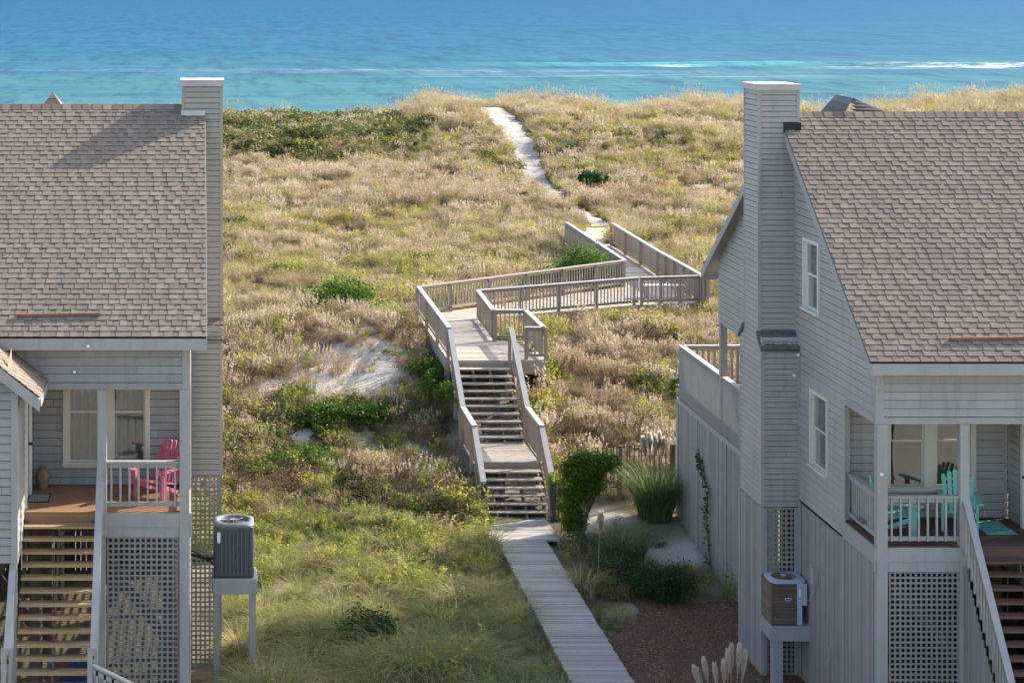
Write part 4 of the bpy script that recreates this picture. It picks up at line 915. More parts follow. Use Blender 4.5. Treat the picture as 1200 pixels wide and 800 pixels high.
# bench on the platform
mb = MB(); bx0, bx1, by = c2[0] + .5, c3[0] - .25, c3[1] + 1.1
for k in range(3): mb.box(bx0, bx1, by + .13 * k, by + .13 * k + .115, DK + .42, DK + .46)
bench = MB(); bench = empty('bench', (bx0, by, DK), 'pale wooden plank bench on the walkover platform behind the railing', 'bench')
mb.build('seat', M['white'], bench)
for x in (bx0 + .15, bx1 - .2):
    mb = MB(); mb.box(x, x + .07, by + .02, by + .34, DK, DK + .42); mb.build('leg', M['wood'], bench)
# caution tape
mb = MB(); A = V3(e2[0], e2[1] - .2, DK + .95); B = V3(e1[0], e1[1] - .1, DK + .9)
def sag(a, b, s, w_=.07, tw=0):
    n = 14; pr = None
    for k in range(n + 1):
        t_ = k / n; p = a.lerp(b, t_) + V3(0, 0, -s * 4 * t_ * (1 - t_)); o_ = V3(0, math.sin(tw * t_) * w_ / 2, math.cos(tw * t_) * w_ / 2)
        if pr: mb.quad(pr[0] - pr[1], p - o_, p + o_, pr[0] + pr[1])
        pr = (p, o_)
sag(A, B, .12); sag(A + V3(0, 0, -.05), B + V3(0, 0, -.3), .5, tw=3); sag(A + V3(0, 0, -.1), B + V3(-.3, .5, -.85), .1, tw=2)
tag(mb.build('caution_tape', M['yellow'], loc=A), 'thin yellow tape strung across the far end of the walkover', 'tape')

# ------------------------------------------------------------------ boardwalk
bw = empty('boardwalk', (7.8, 45, -.7), 'long weathered grey plank boardwalk leading to the foot of the stairs', 'boardwalk')
BZ = H - 13.75
mb = MB(); y = 33.0; k = 0
while y < 49.9:
    xl = 7.48 + .006 * random.uniform(-1, 1) + .06 * (y - 40) / 10; mb.box(xl + random.uniform(-.015, .015), xl + 1.24 + random.uniform(-.015, .015), y, y + .136, BZ - .035, BZ + random.uniform(-.003, .006)); y += .148
mb.build('planks', M['walk'], bw)
mb = MB(); y = 49.92
while y < 52.3:
    mb.box(7.38 + random.uniform(-.02, .02), 9.12 + random.uniform(-.02, .02), y, y + .136, BZ - .035, BZ + random.uniform(-.003, .006)); y += .148
mb.build('landing', M['walk'], bw)
mb = MB(); mb.box(7.53, 7.58, 33, 49.9, BZ - .2, BZ - .036); mb.box(8.6, 8.65, 33, 49.9, BZ - .2, BZ - .036); mb.box(7.4, 7.45, 49.9, 52.3, BZ - .22, BZ - .036); mb.box(9.05, 9.1, 49.9, 52.3, BZ - .22, BZ - .036)
mb.build('stringers', M['wood'], bw)

# ------------------------------------------------------------------ sand fence
fb = [(9.9, 52.9), (10.6, 53.2), (11.35, 53.35), (12.8, 53.5), (14.2, 53.6)]
sf = empty('sand_fence', (11.3, 53.3, -.5), 'brown slatted sand fence between the leaning shrub and the right house', 'fence')
mb = MB(); wr = MB()
for (p, q_) in zip(fb[:-1], fb[1:]):
    L_ = math.dist(p, q_); n = int(L_ / .105)
    for k in range(n):
        t_ = (k + random.uniform(.3, .7)) / n; x = p[0] + (q_[0] - p[0]) * t_; y = p[1] + (q_[1] - p[1]) * t_; z = T(x, y); h_ = 1.27 + random.uniform(-.05, .05); lean = random.uniform(-.03, .03)
        mb.hexa([V3(x - .019, y - .006, z - .05), V3(x + .019, y - .006, z - .05), V3(x + .019, y + .006, z - .05), V3(x - .019, y + .006, z - .05), V3(x - .019 + lean, y - .006, z + h_), V3(x + .019 + lean, y - .006, z + h_), V3(x + .019 + lean, y + .006, z + h_), V3(x - .019 + lean, y + .006, z + h_)])
    for hz in (.2, .6, 1.0): wr.tube([(p[0], p[1] - .01, T(*p) + hz), (q_[0], q_[1] - .01, T(*q_) + hz)], .006, 5)
mb.build('slats', M['picket'], sf); wr.build('wires', M['rotwood'], sf)
for (x, y) in (fb[2], fb[0], fb[3]):
    mb = MB(); mb.tube([(x, y - .07, T(x, y) - .2), (x + .01, y - .07, T(x, y) + 1.3)], .06, 9); mb.build('post', M['rotwood'], sf)

# ------------------------------------------------------------------ air conditioners
gr = 'air conditioners on wooden stands'
G0 = T(1.3, 40.5)
def stand(x0, x1, y0, y1, zt, legs, label, zg):
    r = empty('wooden_stand', ((x0 + x1) / 2, (y0 + y1) / 2, zg), label, 'stand', 'wooden stands under the air conditioners'); mb = MB()
    for k in range(6):
        a = y0 + (y1 - y0) * k / 6; mb.box(x0, x1, a, a + (y1 - y0) / 6 - .01, zt - .04, zt)
    mb.build('platform', M['toprail'], r)
    mb = MB(); mb.box(x0, x1, y0 - .03, y0 + .01, zt - .3, zt - .042); mb.box(x0, x1, y1 - .01, y1 + .03, zt - .3, zt - .042); mb.box(x0 - .02, x0 + .02, y0 + .012, y1 - .012, zt - .3, zt - .042); mb.box(x1 - .02, x1 + .02, y0 + .012, y1 - .012, zt - .3, zt - .042); mb.build('frame', M['trim'], r)
    for (lx, ly, s) in legs:
        mb = MB(); mb.box(lx - s, lx + s, ly - s, ly + s, T(lx, ly) - .3, zt - .3); mb.build('leg', M['trim'], r)
zt = H - (678 + 10) * 40.0 / F
xa, xb = (249.5 - CX) * 40.0 / F, (301 - CX) * 40.0 / F
stand(xa, xb, 40.0, 40.85, zt, [(xa + .08, 40.07, .055), (xb - .08, 40.07, .06), (xa + .08, 40.78, .055), (xb - .08, 40.78, .055)], 'tall grey wooden stand beside the left house, standing in grass', G0)
ac = empty('air_conditioner', ((xa + xb) / 2, 40.42, zt), 'dark blue grey air conditioner with rounded top beside the left house', 'air conditioner', gr)
cx_, cy_ = (xa + xb) / 2 - .02, 40.43; ww = .385
def rsq(w_, r_, n=6):
    pts = []
    for (sx, sy, a0) in ((1, 1, 0), (-1, 1, 90), (-1, -1, 180), (1, -1, 270)):
        for k in range(n + 1):
            a = R(a0 + 90 * k / n); pts.append((sx * (w_ - r_) + r_ * math.cos(a), sy * (w_ - r_) + r_ * math.sin(a)))
    return pts
def ring(mb, prof, z, cx_, cy_, mb_t=.5):
    """stack of rounded squares: prof=[(half width, corner radius, z)]"""
    base = len(mb.v); n = None
    for (w_, r_, zz) in prof:
        p = rsq(w_, r_); n = len(p); mb.v += [(cx_ + a, cy_ + b, zz) for a, b in p]
    for i in range(len(prof) - 1):
        for k in range(n): mb.f.append((base + i * n + k, base + i * n + (k + 1) % n, base + (i + 1) * n + (k + 1) % n, base + (i + 1) * n + k)); mb.t.append(mb_t)
mb = MB(); ring(mb, [(ww, .12, zt + .03), (ww, .12, zt + 1.0), (ww - .03, .12, zt + 1.0)], 0, cx_, cy_)
for (sx, sy) in ((1, 0), (-1, 0), (0, 1), (0, -1)):
    for k in range(7):
        o_ = -.24 + .08 * k; x = cx_ + sx * (ww + .006) + (o_ if sx == 0 else 0); y = cy_ + sy * (ww + .006) + (o_ if sy == 0 else 0); mb.box(x - .012 if sx == 0 else x - .008, x + .012 if sx == 0 else x + .008, y - .012 if sy == 0 else y - .008, y + .012 if sy == 0 else y + .008, zt + .06, zt + .97, .9)
    for k in range(26): 
        z = zt + .06 + .035 * k; x = cx_ + sx * (ww + .002); y = cy_ + sy * (ww + .002); hw = .26; mb.box(x - (hw if sx == 0 else .006), x + (hw if sx == 0 else .006), y - (hw if sy == 0 else .006), y + (hw if sy == 0 else .006), z, z + .014, .3)
mb.build('casing', M['ac_dark'], ac)
for (sx, sy) in ((1, 1), (1, -1), (-1, -1), (-1, 1)):
    mb = MB(); mb.tube([(cx_ + sx * (ww - .035), cy_ + sy * (ww - .035), zt + .02), (cx_ + sx * (ww - .035), cy_ + sy * (ww - .035), zt + 1.02)], .055, 12); mb.build('corner_post', M['ac_dark'], ac)
mb = MB(); ring(mb, [(ww + .01, .16, zt + .99), (ww + .03, .2, zt + 1.03), (ww + .03, .22, zt + 1.06), (ww - .03, .30, zt + 1.10), (ww - .08, .30, zt + 1.08), (ww - .085, .29, zt + .98)], 0, cx_, cy_); mb.build('top_rim', M['ac_grey'], ac, smooth=True)
mb = MB()
for k in range(5):
    a = k * 2 * math.pi / 5; c, s = math.cos(a), math.sin(a); mb.quad((cx_ + c * .05, cy_ + s * .05, zt + .95), (cx_ + c * .27 - s * .09, cy_ + s * .27 + c * .09, zt + .92), (cx_ + c * .29 + s * .05, cy_ + s * .29 - c * .05, zt + .97), (cx_ + c * .08 + s * .05, cy_ + s * .08 - c * .05, zt + .97))
for k in range(9): rr = .04 + .034 * k; mb.tube([(cx_ + rr * math.cos(a / 24 * 2 * math.pi), cy_ + rr * math.sin(a / 24 * 2 * math.pi), zt + 1.055) for a in range(25)], .0035, 4)
for k in range(8): a = k * math.pi / 4; mb.tube([(cx_, cy_, zt + 1.06), (cx_ + .32 * math.cos(a), cy_ + .32 * math.sin(a), zt + 1.06)], .006, 5)
mb.tube([(cx_, cy_, zt + 1.05), (cx_, cy_, zt + 1.09)], .08, 14); mb.build('fan_guard', M['ac_grey'], ac)
mb = MB(); mb.box(cx_ - .37, cx_ + .37, cy_ - .37, cy_ + .37, zt + .0, zt + .03); mb.tube([(cx_ - .3, cy_, zt + .9), (cx_ - .3, cy_, zt + .905)], .02, 6); mb.lathe((cx_, cy_, zt + .80), [(.33, 0), (.33, .01), (.01, .011)], 24); mb.build('base_pan', M['black'], ac)
mb = MB(); mb.box(cx_ - .335, cx_ - .27, cy_ - ww - .03, cy_ - ww - .022, zt + .72, zt + .93); mb.build('sticker', M['paper'], ac)
mb = MB(); mb.tube([(cx_ - .35, cy_ - .1, zt + .33), (cx_ - .55, cy_ - .05, zt + .30), (-.1, 40.6, zt + .32)], .028, 8); mb.tube([(cx_ - .35, cy_, zt + .1), (cx_ - .5, cy_ + .05, zt + .25), (-.1, 40.7, zt + .38)], .018, 8); mb.build('refrigerant_hose', M['black'], ac)
# right unit
zt = H - (733 + 10) * 40.85 / F; xa, xb = 11.80, 12.56; ya, yb = 40.85, 41.56
stand(xa, xb + .02, ya - .02, yb + .02, zt, [(xa + .13, ya + .08, .1)], 'low grey wooden stand against the right house above dark mulch', T(12, 41))
ac = empty('air_conditioner', ((xa + xb) / 2, (ya + yb) / 2, zt), 'rusty brown louvred air conditioner with pale blue corner panel beside the right house', 'air conditioner', gr)
h_ = .86; cx_, cy_ = (xa + xb) / 2, (ya + yb) / 2; xb -= .03
mb = MB(); mb.box(xa + .02, xb - .18, ya + .02, yb - .02, zt + .02, zt + h_)
n = 11
for k in range(n):
    z = zt + .04 + (h_ - .08) * k / n; dz = (h_ - .08) / n * .8
    mb.hexa([V3(xa + .05, ya - .008, z), V3(xb - .2, ya - .008, z), V3(xb - .2, ya + .02, z), V3(xa + .05, ya + .02, z), V3(xa + .05, ya + .012, z + dz), V3(xb - .2, ya + .012, z + dz), V3(xb - .2, ya + .02, z + dz), V3(xa + .05, ya + .02, z + dz)])
    mb.hexa([V3(xa - .008, ya + .05, z), V3(xa + .02, ya + .05, z), V3(xa + .02, yb - .05, z), V3(xa - .008, yb - .05, z), V3(xa + .012, ya + .05, z + dz), V3(xa + .02, ya + .05, z + dz), V3(xa + .02, yb - .05, z + dz), V3(xa + .012, yb - .05, z + dz)])
for x, y in ((xa + .035, ya + .035), (xa + .035, yb - .035)): mb.tube([(x, y, zt + .02), (x, y, zt + h_)], .04, 10)
mb.build('casing', M['ac_brown'], ac)
mb = MB(); mb.box(xb - .2, xb - .1, ya - .012, yb - .01, zt + .02, zt + h_); mb.box(xb - .1, xb, ya - .012, yb - .01, zt + .42, zt + h_); mb.build('corner_panel', M['ac_blue'], ac)
mb = MB(); r_ = .25
segs = 28; z1_ = zt + h_ + .001; z2_ = zt + h_ + .04; base = len(mb.v)
def sqp(a):
    c, s = math.cos(a), math.sin(a); m_ = max(abs(c), abs(s)); k_ = min(1 / m_, 1.22); return cx_ - .01 + (xb - xa) / 2 * c * k_, cy_ + (yb - ya) / 2 * 1.02 * s * k_
for k in range(segs):
    a = 2 * math.pi * k / segs; b_ = 2 * math.pi * (k + 1) / segs; p, q_ = sqp(a), sqp(b_); i0 = (cx_ - .03 + r_ * math.cos(a), cy_ + r_ * math.sin(a)); i1 = (cx_ - .03 + r_ * math.cos(b_), cy_ + r_ * math.sin(b_))
    mb.quad((*p, z1_), (*q_, z1_), (*q_, z2_), (*p, z2_), .5); mb.quad((*p, z2_), (*q_, z2_), (*i1, z2_ + .015), (*i0, z2_ + .015), .5); mb.quad((*i0, z2_ + .015), (*i1, z2_ + .015), (*i1, z1_ - .1), (*i0, z1_ - .1), .3)
mb.build('top_panel', M['ac_blue'], ac)
mb = MB()
for k in range(4):
    a = k * math.pi / 2 + .6; c, s = math.cos(a), math.sin(a); X0, Y0_ = cx_ - .03, cy_; mb.quad((X0 + c * .04, Y0_ + s * .04, zt + h_ - .04), (X0 + c * .2 - s * .08, Y0_ + s * .2 + c * .08, zt + h_ - .07), (X0 + c * .23 + s * .05, Y0_ + s * .23 - c * .05, zt + h_ - .02), (X0 + c * .06 + s * .05, Y0_ + s * .06 - c * .05, zt + h_ - .02))
for k in range(7): rr = .05 + .033 * k; mb.tube([(cx_ - .03 + rr * math.cos(a / 24 * 2 * math.pi), cy_ + rr * math.sin(a / 24 * 2 * math.pi), z2_ + .02 + .02 * (1 - rr / .25)) for a in range(25)], .004, 4)
for k in range(8): a = k * math.pi / 4; mb.tube([(cx_ - .03, cy_, z2_ + .045), (cx_ - .03 + .25 * math.cos(a), cy_ + .25 * math.sin(a), z2_ + .02)], .005, 5)
mb.build('fan_guard', M['rust'], ac)
mb = MB(); mb.tube([(cx_ - .03, cy_, z2_ + .0), (cx_ - .03, cy_, z2_ + .06)], .055, 14); mb.build('fan_motor', M['ac_blue'], ac)
mb = MB(); mb.box(xb - .165, xb - .125, ya - .018, ya - .013, zt + .52, zt + .76); mb.box(xa + .28, xa + .40, ya - .02, ya - .012, zt + .52, zt + .575); mb.build('sticker', M['paper'], ac)
mb = MB(); mb.box(xa + .29, xa + .39, ya - .024, ya - .0205, zt + .532, zt + .563); mb.box(xb - .158, xb - .132, ya - .022, ya - .0185, zt + .55, zt + .585); mb.build('badge', M['blue'], ac)

# ------------------------------------------------------------------ porch furniture
def chair(loc, rz, mat, label, w_=.62):
    r = empty('porch_chair', loc, label, 'chair', None, rz)
    def B(): m_ = MB(); m_.local = True; return m_
    s = B()
    for k in range(7):
        y = -.32 + .09 * k; z = .38 - .018 * k; s.box(-.27, .27, y, y + .078, z - .02, z)
    s.build('seat', mat, r)
    b = B(); n = 6
    for k in range(n):
        c = (k - (n - 1) / 2); x0 = c * .088; x1 = c * .105; tp = .98 - .018 * c * c; y0, y1 = .24, .52
        wd = .037; b.hexa([V3(x0 - wd, y0, .24), V3(x0 + wd, y0, .24), V3(x0 + wd, y0 + .02, .24), V3(x0 - wd, y0 + .02, .24), V3(x1 - wd, y1, tp), V3(x1 + wd, y1, tp), V3(x1 + wd, y1 + .02, tp), V3(x1 - wd, y1 + .02, tp)])
        b.tube([(x1, y1 - .001, tp), (x1, y1 + .021, tp)], .038, 10)
    b.beam((-.28, .36, .5), (.28, .36, .5), .03, .06); b.beam((-.28, .5, .82), (.28, .5, .82), .03, .05); b.build('backrest', mat, r)
    for sx in (-1, 1):
        a = B(); a.hexa([V3(sx * .34 - .07, -.36, .56), V3(sx * .34 + .07, -.36, .56), V3(sx * .34 + .04, .4, .57), V3(sx * .34 - .04, .4, .57), V3(sx * .34 - .07, -.36, .585), V3(sx * .34 + .07, -.36, .585), V3(sx * .34 + .04, .4, .595), V3(sx * .34 - .04, .4, .595)])
        a.tube([(sx * .34, -.36, .56), (sx * .34, -.36, .585)], .07, 14); a.build('armrest', mat, r)
        l = B(); l.box(sx * .31 - .02, sx * .31 + .02, -.3, -.19, 0, .56); l.build('leg', mat, r)
        l = B(); l.hexa([V3(sx * .29 - .02, .3, .3), V3(sx * .29 + .02, .3, .3), V3(sx * .29 + .02, .42, .26), V3(sx * .29 - .02, .42, .26), V3(sx * .29 - .02, .34, .57), V3(sx * .29 + .02, .34, .57), V3(sx * .29 + .02, .40, .57), V3(sx * .29 - .02, .40, .57)])
        l.hexa([V3(sx * .29 - .02, .46, 0), V3(sx * .29 + .02, .46, 0), V3(sx * .29 + .02, .58, 0), V3(sx * .29 - .02, .58, 0), V3(sx * .29 - .02, -.3, .28), V3(sx * .29 + .02, -.3, .28), V3(sx * .29 + .02, -.3, .38), V3(sx * .29 - .02, -.3, .38)]); l.build('leg', mat, r)
    return r
chair((-.75, 37.9, li['FL']), R(-35), M['pink'], 'pink slatted adirondack chair on the left porch')
chair((13.42, 38.0, ri['FL']), R(72), M['aqua'], 'aqua slatted adirondack chair at the left end of the porch, turned sideways')
chair((14.62, 38.15, ri['FL']), R(-18), M['aqua'], 'aqua slatted adirondack chair behind the middle porch post, facing outwards')
# urn with handles
c = ((50 - CX) * 38.55 / F, 38.55, li['FL'])
mb = MB(); mb.lathe(c, [(.0, 0), (.075, 0), (.085, .03), (.12, .14), (.135, .24), (.12, .33), (.07, .38), (.055, .41), (.075, .43), (.06, .42), (.04, .36)], 24)
urn = empty('urn', c, 'brown glazed clay urn beside the doorway on the left porch', 'urn'); mb.build('body', M['clay'], urn, smooth=True)
mb = MB(); 
for s in (-1, 1):
    mb = MB(); mb.tube([(c[0] + s * .06, c[1], c[2] + .40), (c[0] + s * .13, c[1], c[2] + .39), (c[0] + s * .15, c[1], c[2] + .33), (c[0] + s * .115, c[1], c[2] + .29)], .012, 7); mb.build('handle', M['clay'], urn)
# mats
mb = MB(); fx0, fx1 = (33 - CX) * 37.9 / F, (59 - CX) * 37.9 / F; n = 16
for i in range(n):
    for j in range(12):
        mb.box(fx0 + (fx1 - fx0) * i / n, fx0 + (fx1 - fx0) * (i + 1) / n, 37.55 + .055 * j, 37.55 + .055 * (j + 1) - .001, li['FL'] + .004, li['FL'] + .016 + .002 * random.random(), (i + j) % 2 if 1 <= i < n - 1 and 1 <= j < 11 else 0)
M['doormat'] = surf('black and white woven mat', (.03, .03, .035), (.45, .44, .42), .95, 50, None, .9)
tag(mb.build('doormat', M['doormat'], loc=(fx0, 37.6, li['FL'])), 'black and white patterned doormat at the top of the brown stairs', 'doormat')
mb = MB(); 
for k in range(16):
    y = 37.7 + .06 * k; mb.box(14.98 + .05 * 0, 15.55, y, y + .056, ri['FL'] + .004, ri['FL'] + .016)
tag(mb.build('rug', M['rug'], loc=(15.2, 38, ri['FL'])), 'aqua green rug lying on the red brown porch floor', 'rug')
# dried plant on the right porch's bottom rail
M['silver'] = foliage('silver leaves', [(0, (.22, .25, .24)), (1, (.42, .44, .42))], .2)
# things stored under the left house
mb = MB(); mb.box(-3.0, -1.9, 39.6, 40.6, -.85, -.35); mb.tube([(-2.8, 39.7, -.3), (-2.1, 39.7, -.22), (-1.9, 40.3, -.3)], .1, 8)
tag(mb.build('storage_bin', M['blue'], loc=(-2.4, 40, -.85), bevel=.04), 'dark blue storage bin in the shade under the left house stairs', 'bin')
# ------------------------------------------------------------------ vegetation
M['v_dune'] = foliage('dune grass blades', [(0, (.10, .10, .035)), (.25, (.25, .215, .095)), (.55, (.44, .355, .185)), (1, (.62, .50, .33))], .4, .42, wscale=.16, tintw=.35)
M['v_seed'] = foliage('seeding grass', [(0, (.14, .10, .05)), (.35, (.32, .22, .12)), (.6, (.48, .38, .27)), (1, (.76, .66, .53))], .4, .3, wscale=.16, tintw=.5)
M['v_cover'] = foliage('ground cover leaves', [(0, (.04, .085, .012)), (.4, (.10, .17, .025)), (.75, (.21, .28, .045)), (1, (.38, .38, .08))], .4, .35, wscale=.3, tintw=.4)
M['v_weed'] = foliage('dry weed stems', [(0, (.10, .06, .04)), (.4, (.22, .14, .095)), (.8, (.38, .26, .18)), (1, (.52, .40, .29))], .25, .35, tintw=.5)
M['v_oats'] = foliage('sea oats', [(0, (.26, .23, .11)), (.5, (.40, .34, .19)), (1, (.55, .46, .31))], .35, .2, tintw=.6)
M['v_long'] = foliage('long soft grass', [(0, (.08, .12, .035)), (.35, (.20, .24, .07)), (.65, (.42, .38, .17)), (1, (.66, .54, .33))], .4, .5, wscale=.5, tintw=.3)
M['v_leafy'] = foliage('leafy weeds', [(0, (.08, .12, .02)), (.4, (.22, .26, .045)), (.7, (.42, .40, .08)), (1, (.60, .46, .18))], .45, .35, wscale=.4, tintw=.45)
M['v_scrub'] = foliage('scrub leaves', [(0, (.045, .05, .02)), (.3, (.085, .10, .028)), (.55, (.15, .17, .04)), (.7, (.22, .17, .09)), (1, (.38, .31, .14))], .3, .4, wscale=.5, tintw=.4)
M['v_shrub'] = foliage('shrub leaves', [(0, (.03, .075, .010)), (.5, (.075, .15, .018)), (1, (.18, .27, .04))], .35, .0, wscale=1.5, tintw=.7)
M['v_darkshrub'] = foliage('dark shrub leaves', [(0, (.02, .045, .018)), (.5, (.04, .08, .03)), (1, (.08, .13, .045))], .3, .0, wscale=1.5, tintw=.7)
M['v_yellow'] = foliage('yellow green shrub leaves', [(0, (.12, .18, .03)), (.5, (.24, .30, .05)), (1, (.42, .42, .08))], .45, .0, wscale=1.5, tintw=.7)
M['v_pampas'] = foliage('pampas blades', [(0, (.05, .09, .03)), (.5, (.12, .18, .06)), (1, (.30, .33, .14))], .35, .0, wscale=1, tintw=.8)
M['v_plume'] = foliage('plume', [(0, (.62, .54, .44)), (.5, (.75, .67, .57)), (1, (.90, .85, .78))], .7, .0, wscale=3, tintw=.7)

rs = np.random.default_rng(5)
def blades(n, h, spread, lean, w, droop=.5, seg=3, hj=.35, t0=0., t1=1., azc=None, rng=rs):
    """n tapering, bending blades -> verts (n,(seg+1)*2,3), tints"""
    r = spread * np.sqrt(rng.random(n)); a = rng.random(n) * 2 * np.pi; bx, by = r * np.cos(a), r * np.sin(a)
    az = a + rng.normal(0, .7, n) if azc is None else azc + rng.normal(0, .9, n)
    hh = h * (1 - hj * rng.random(n)); ln = lean * (.3 + rng.random(n)) * hh
    out = []
    ca, sa_ = np.cos(az), np.sin(az); wa = az + np.pi / 2 + rng.normal(0, .8, n); wx, wy = np.cos(wa), np.sin(wa)
    for k in range(seg + 1):
        s = k / seg; x = bx + ca * ln * s ** 1.8; y = by + sa_ * ln * s ** 1.8; z = hh * (s - droop * lean * .5 * s ** 3); ww_ = w * (1 - s * .85) * .5
        out.append(np.stack([x - wx * ww_, y - wy * ww_, z], -1)); out.append(np.stack([x + wx * ww_, y + wy * ww_, z], -1))
    V = np.stack(out, 1); t_ = t0 + (t1 - t0) * rng.random(n); tip = V[:, -1]
    return V, t_, tip
def strip_mesh(parts):
    """parts: list of (V (n,2k,3), tint (n)) -> verts, faces, tints"""
    vs, fs, ts, b = [], [], [], 0
    for V, t_ in parts:
        n, k2, _ = V.shape; k = k2 // 2; vs.append(V.reshape(-1, 3)); i = np.arange(n)[:, None] * k2 + b; j = np.arange(k - 1)[None] * 2
        f = np.stack([i + j, i + j + 1, i + j + 3, i + j + 2], -1); fs.append(f.reshape(-1)); ts.append(np.repeat(t_, k - 1)); b += n * k2
    return np.concatenate(vs), np.concatenate(fs), np.concatenate(ts)
def leaves(c, size, asp=.55, up=.4, t_=None, rng=rs, fold=.25):
    """leaf quads (diamond of two strips) centred at c (n,3)"""
    n = len(c); d = rng.normal(0, 1, (n, 3)); d[:, 2] = d[:, 2] * .6 + up; d /= np.linalg.norm(d, axis=1)[:, None]
    e = np.cross(d, rng.normal(0, 1, (n, 3))); e /= np.linalg.norm(e, axis=1)[:, None] + 1e-9
    s = (size * (.6 + .7 * rng.random(n)))[:, None] / 2
    V = np.stack([c - d * s, c - d * s * .98, c - e * s * asp - d * s * .1, c + e * s * asp - d * s * .1, c + d * s * .98, c + d * s], 1)
    return V, (rng.random(n) if t_ is None else t_)
PR = {}
def proto(kind, name, parts, mat):
    v, f, t_ = strip_mesh(parts); PR.setdefault(kind, []).append(np_mesh(name, v, f, 4, mat, t_, link=False))
for k in range(4):
    V, t_, tip = blades(42, .5 + .08 * k, .17, .6, .017, t0=0, t1=.8); V2, t2, _ = blades(12, .74, .1, .35, .012, t0=.6, t1=1)
    proto('dune_grass', 'dune_grass_tuft', [(V, t_), (V2, t2)], M['v_dune'])
    V, t_, tip = blades(26, .42, .16, .5, .014, t0=0, t1=.4); V2, t2, tip = blades(26, .72 + .06 * k, .15, .28, .006, t0=.3, t1=.5, hj=.3)
    c = (tip[:, None] + rs.normal(0, 1, (len(tip), 9, 3)) * np.array([.012, .012, .05])).reshape(-1, 3) - np.array([0, 0, .03])
    L, tl = leaves(c, .062, .4, 1.2, .6 + .4 * rs.random(len(c)))
    proto('seed_grass', 'seed_grass_tuft', [(V, t_), (V2, t2), (L, tl)], M['v_seed'])
    c = rs.normal(0, 1, (520, 3)); c /= np.linalg.norm(c, axis=1)[:, None]; c *= (.55 + .45 * rs.random(520))[:, None] * np.array([.5, .5, .42]) * (.75 + .35 * vnoise(c[:, 0] * 2.5 + k, c[:, 1] * 2.5 + c[:, 2] * 2, 3))[:, None]; c[:, 2] = np.abs(c[:, 2]) + .02
    L, tl = leaves(c, .085, .6, .5); proto('scrub', 'scrub_clump', [(L, tl)], M['v_scrub'])
    c = rs.normal(0, 1, (150, 3)); c /= np.linalg.norm(c, axis=1)[:, None]; c *= (rs.random(150) ** .4)[:, None] * np.array([.28, .28, .17]); c[:, 2] = np.abs(c[:, 2]) + .03
    L, tl = leaves(c, .07, .6, .5); proto('ground_cover', 'leafy_clump', [(L, tl)], M['v_cover'])
    V, t_, tip = blades(22, .5, .14, .5, .009, t0=0, t1=.5, droop=.2); V2, t2, tp2 = blades(20, .4, .16, .9, .006, t0=0, t1=.5, droop=.1)
    tips = np.concatenate([tip, tp2]); c = (tips[:, None] + rs.normal(0, .045, (len(tips), 6, 3))).reshape(-1, 3); L, tl = leaves(c, .035, .5, .2, .4 + .6 * rs.random(len(c)))
    proto('dry_weeds', 'dry_weed', [(V, t_), (V2, t2), (L, tl)], M['v_weed'])
    V, t_, tip = blades(12, 1.25, .12, .28, .008, t0=0, t1=.4, hj=.25); V2, t2, _ = blades(20, .6, .12, .5, .010, t0=.0, t1=.5)
    c = (tip[:, None] - np.linspace(0, .22, 10)[None, :, None] * np.array([.1, .1, 1]) + rs.normal(0, .015, (len(tip), 10, 3))).reshape(-1, 3); L, tl = leaves(c, .05, .4, -.6, .6 + .4 * rs.random(len(c)))
    proto('sea_oats', 'sea_oats_clump', [(V, t_), (V2, t2), (L, tl)], M['v_oats'])
    V, t_, tip = blades(76, .95 + .1 * k, .13, 1.0, .019, droop=1.0, seg=5, t0=0, t1=.9, hj=.5); proto('long_grass', 'long_grass_clump', [(V, t_)], M['v_long'])
    V, t_, tip = blades(16, .62 + .07 * k, .16, .35, .010, t0=0, t1=.3, hj=.5); 
    q_ = rs.random((16, 11)); i = rs.integers(0, 16, (16, 11)); c = []
    for b_ in range(16):
        for s in rs.random(12) * .8 + .2:
            m0 = V[b_, :, :].reshape(4, 2, 3).mean(1); x = s * 3; k0 = min(int(x), 2); c.append(m0[k0] * (1 - (x - k0)) + m0[k0 + 1] * (x - k0) + rs.normal(0, .03, 3))
    c = np.array(c); hz = c[:, 2] / c[:, 2].max(); L, tl = leaves(c, .075, .42, .5, np.clip(hz * .55 + .45 * rs.random(len(c)), 0, 1)); proto('leafy_weeds', 'leafy_weed', [(V, t_), (L, tl)], M['v_leafy'])

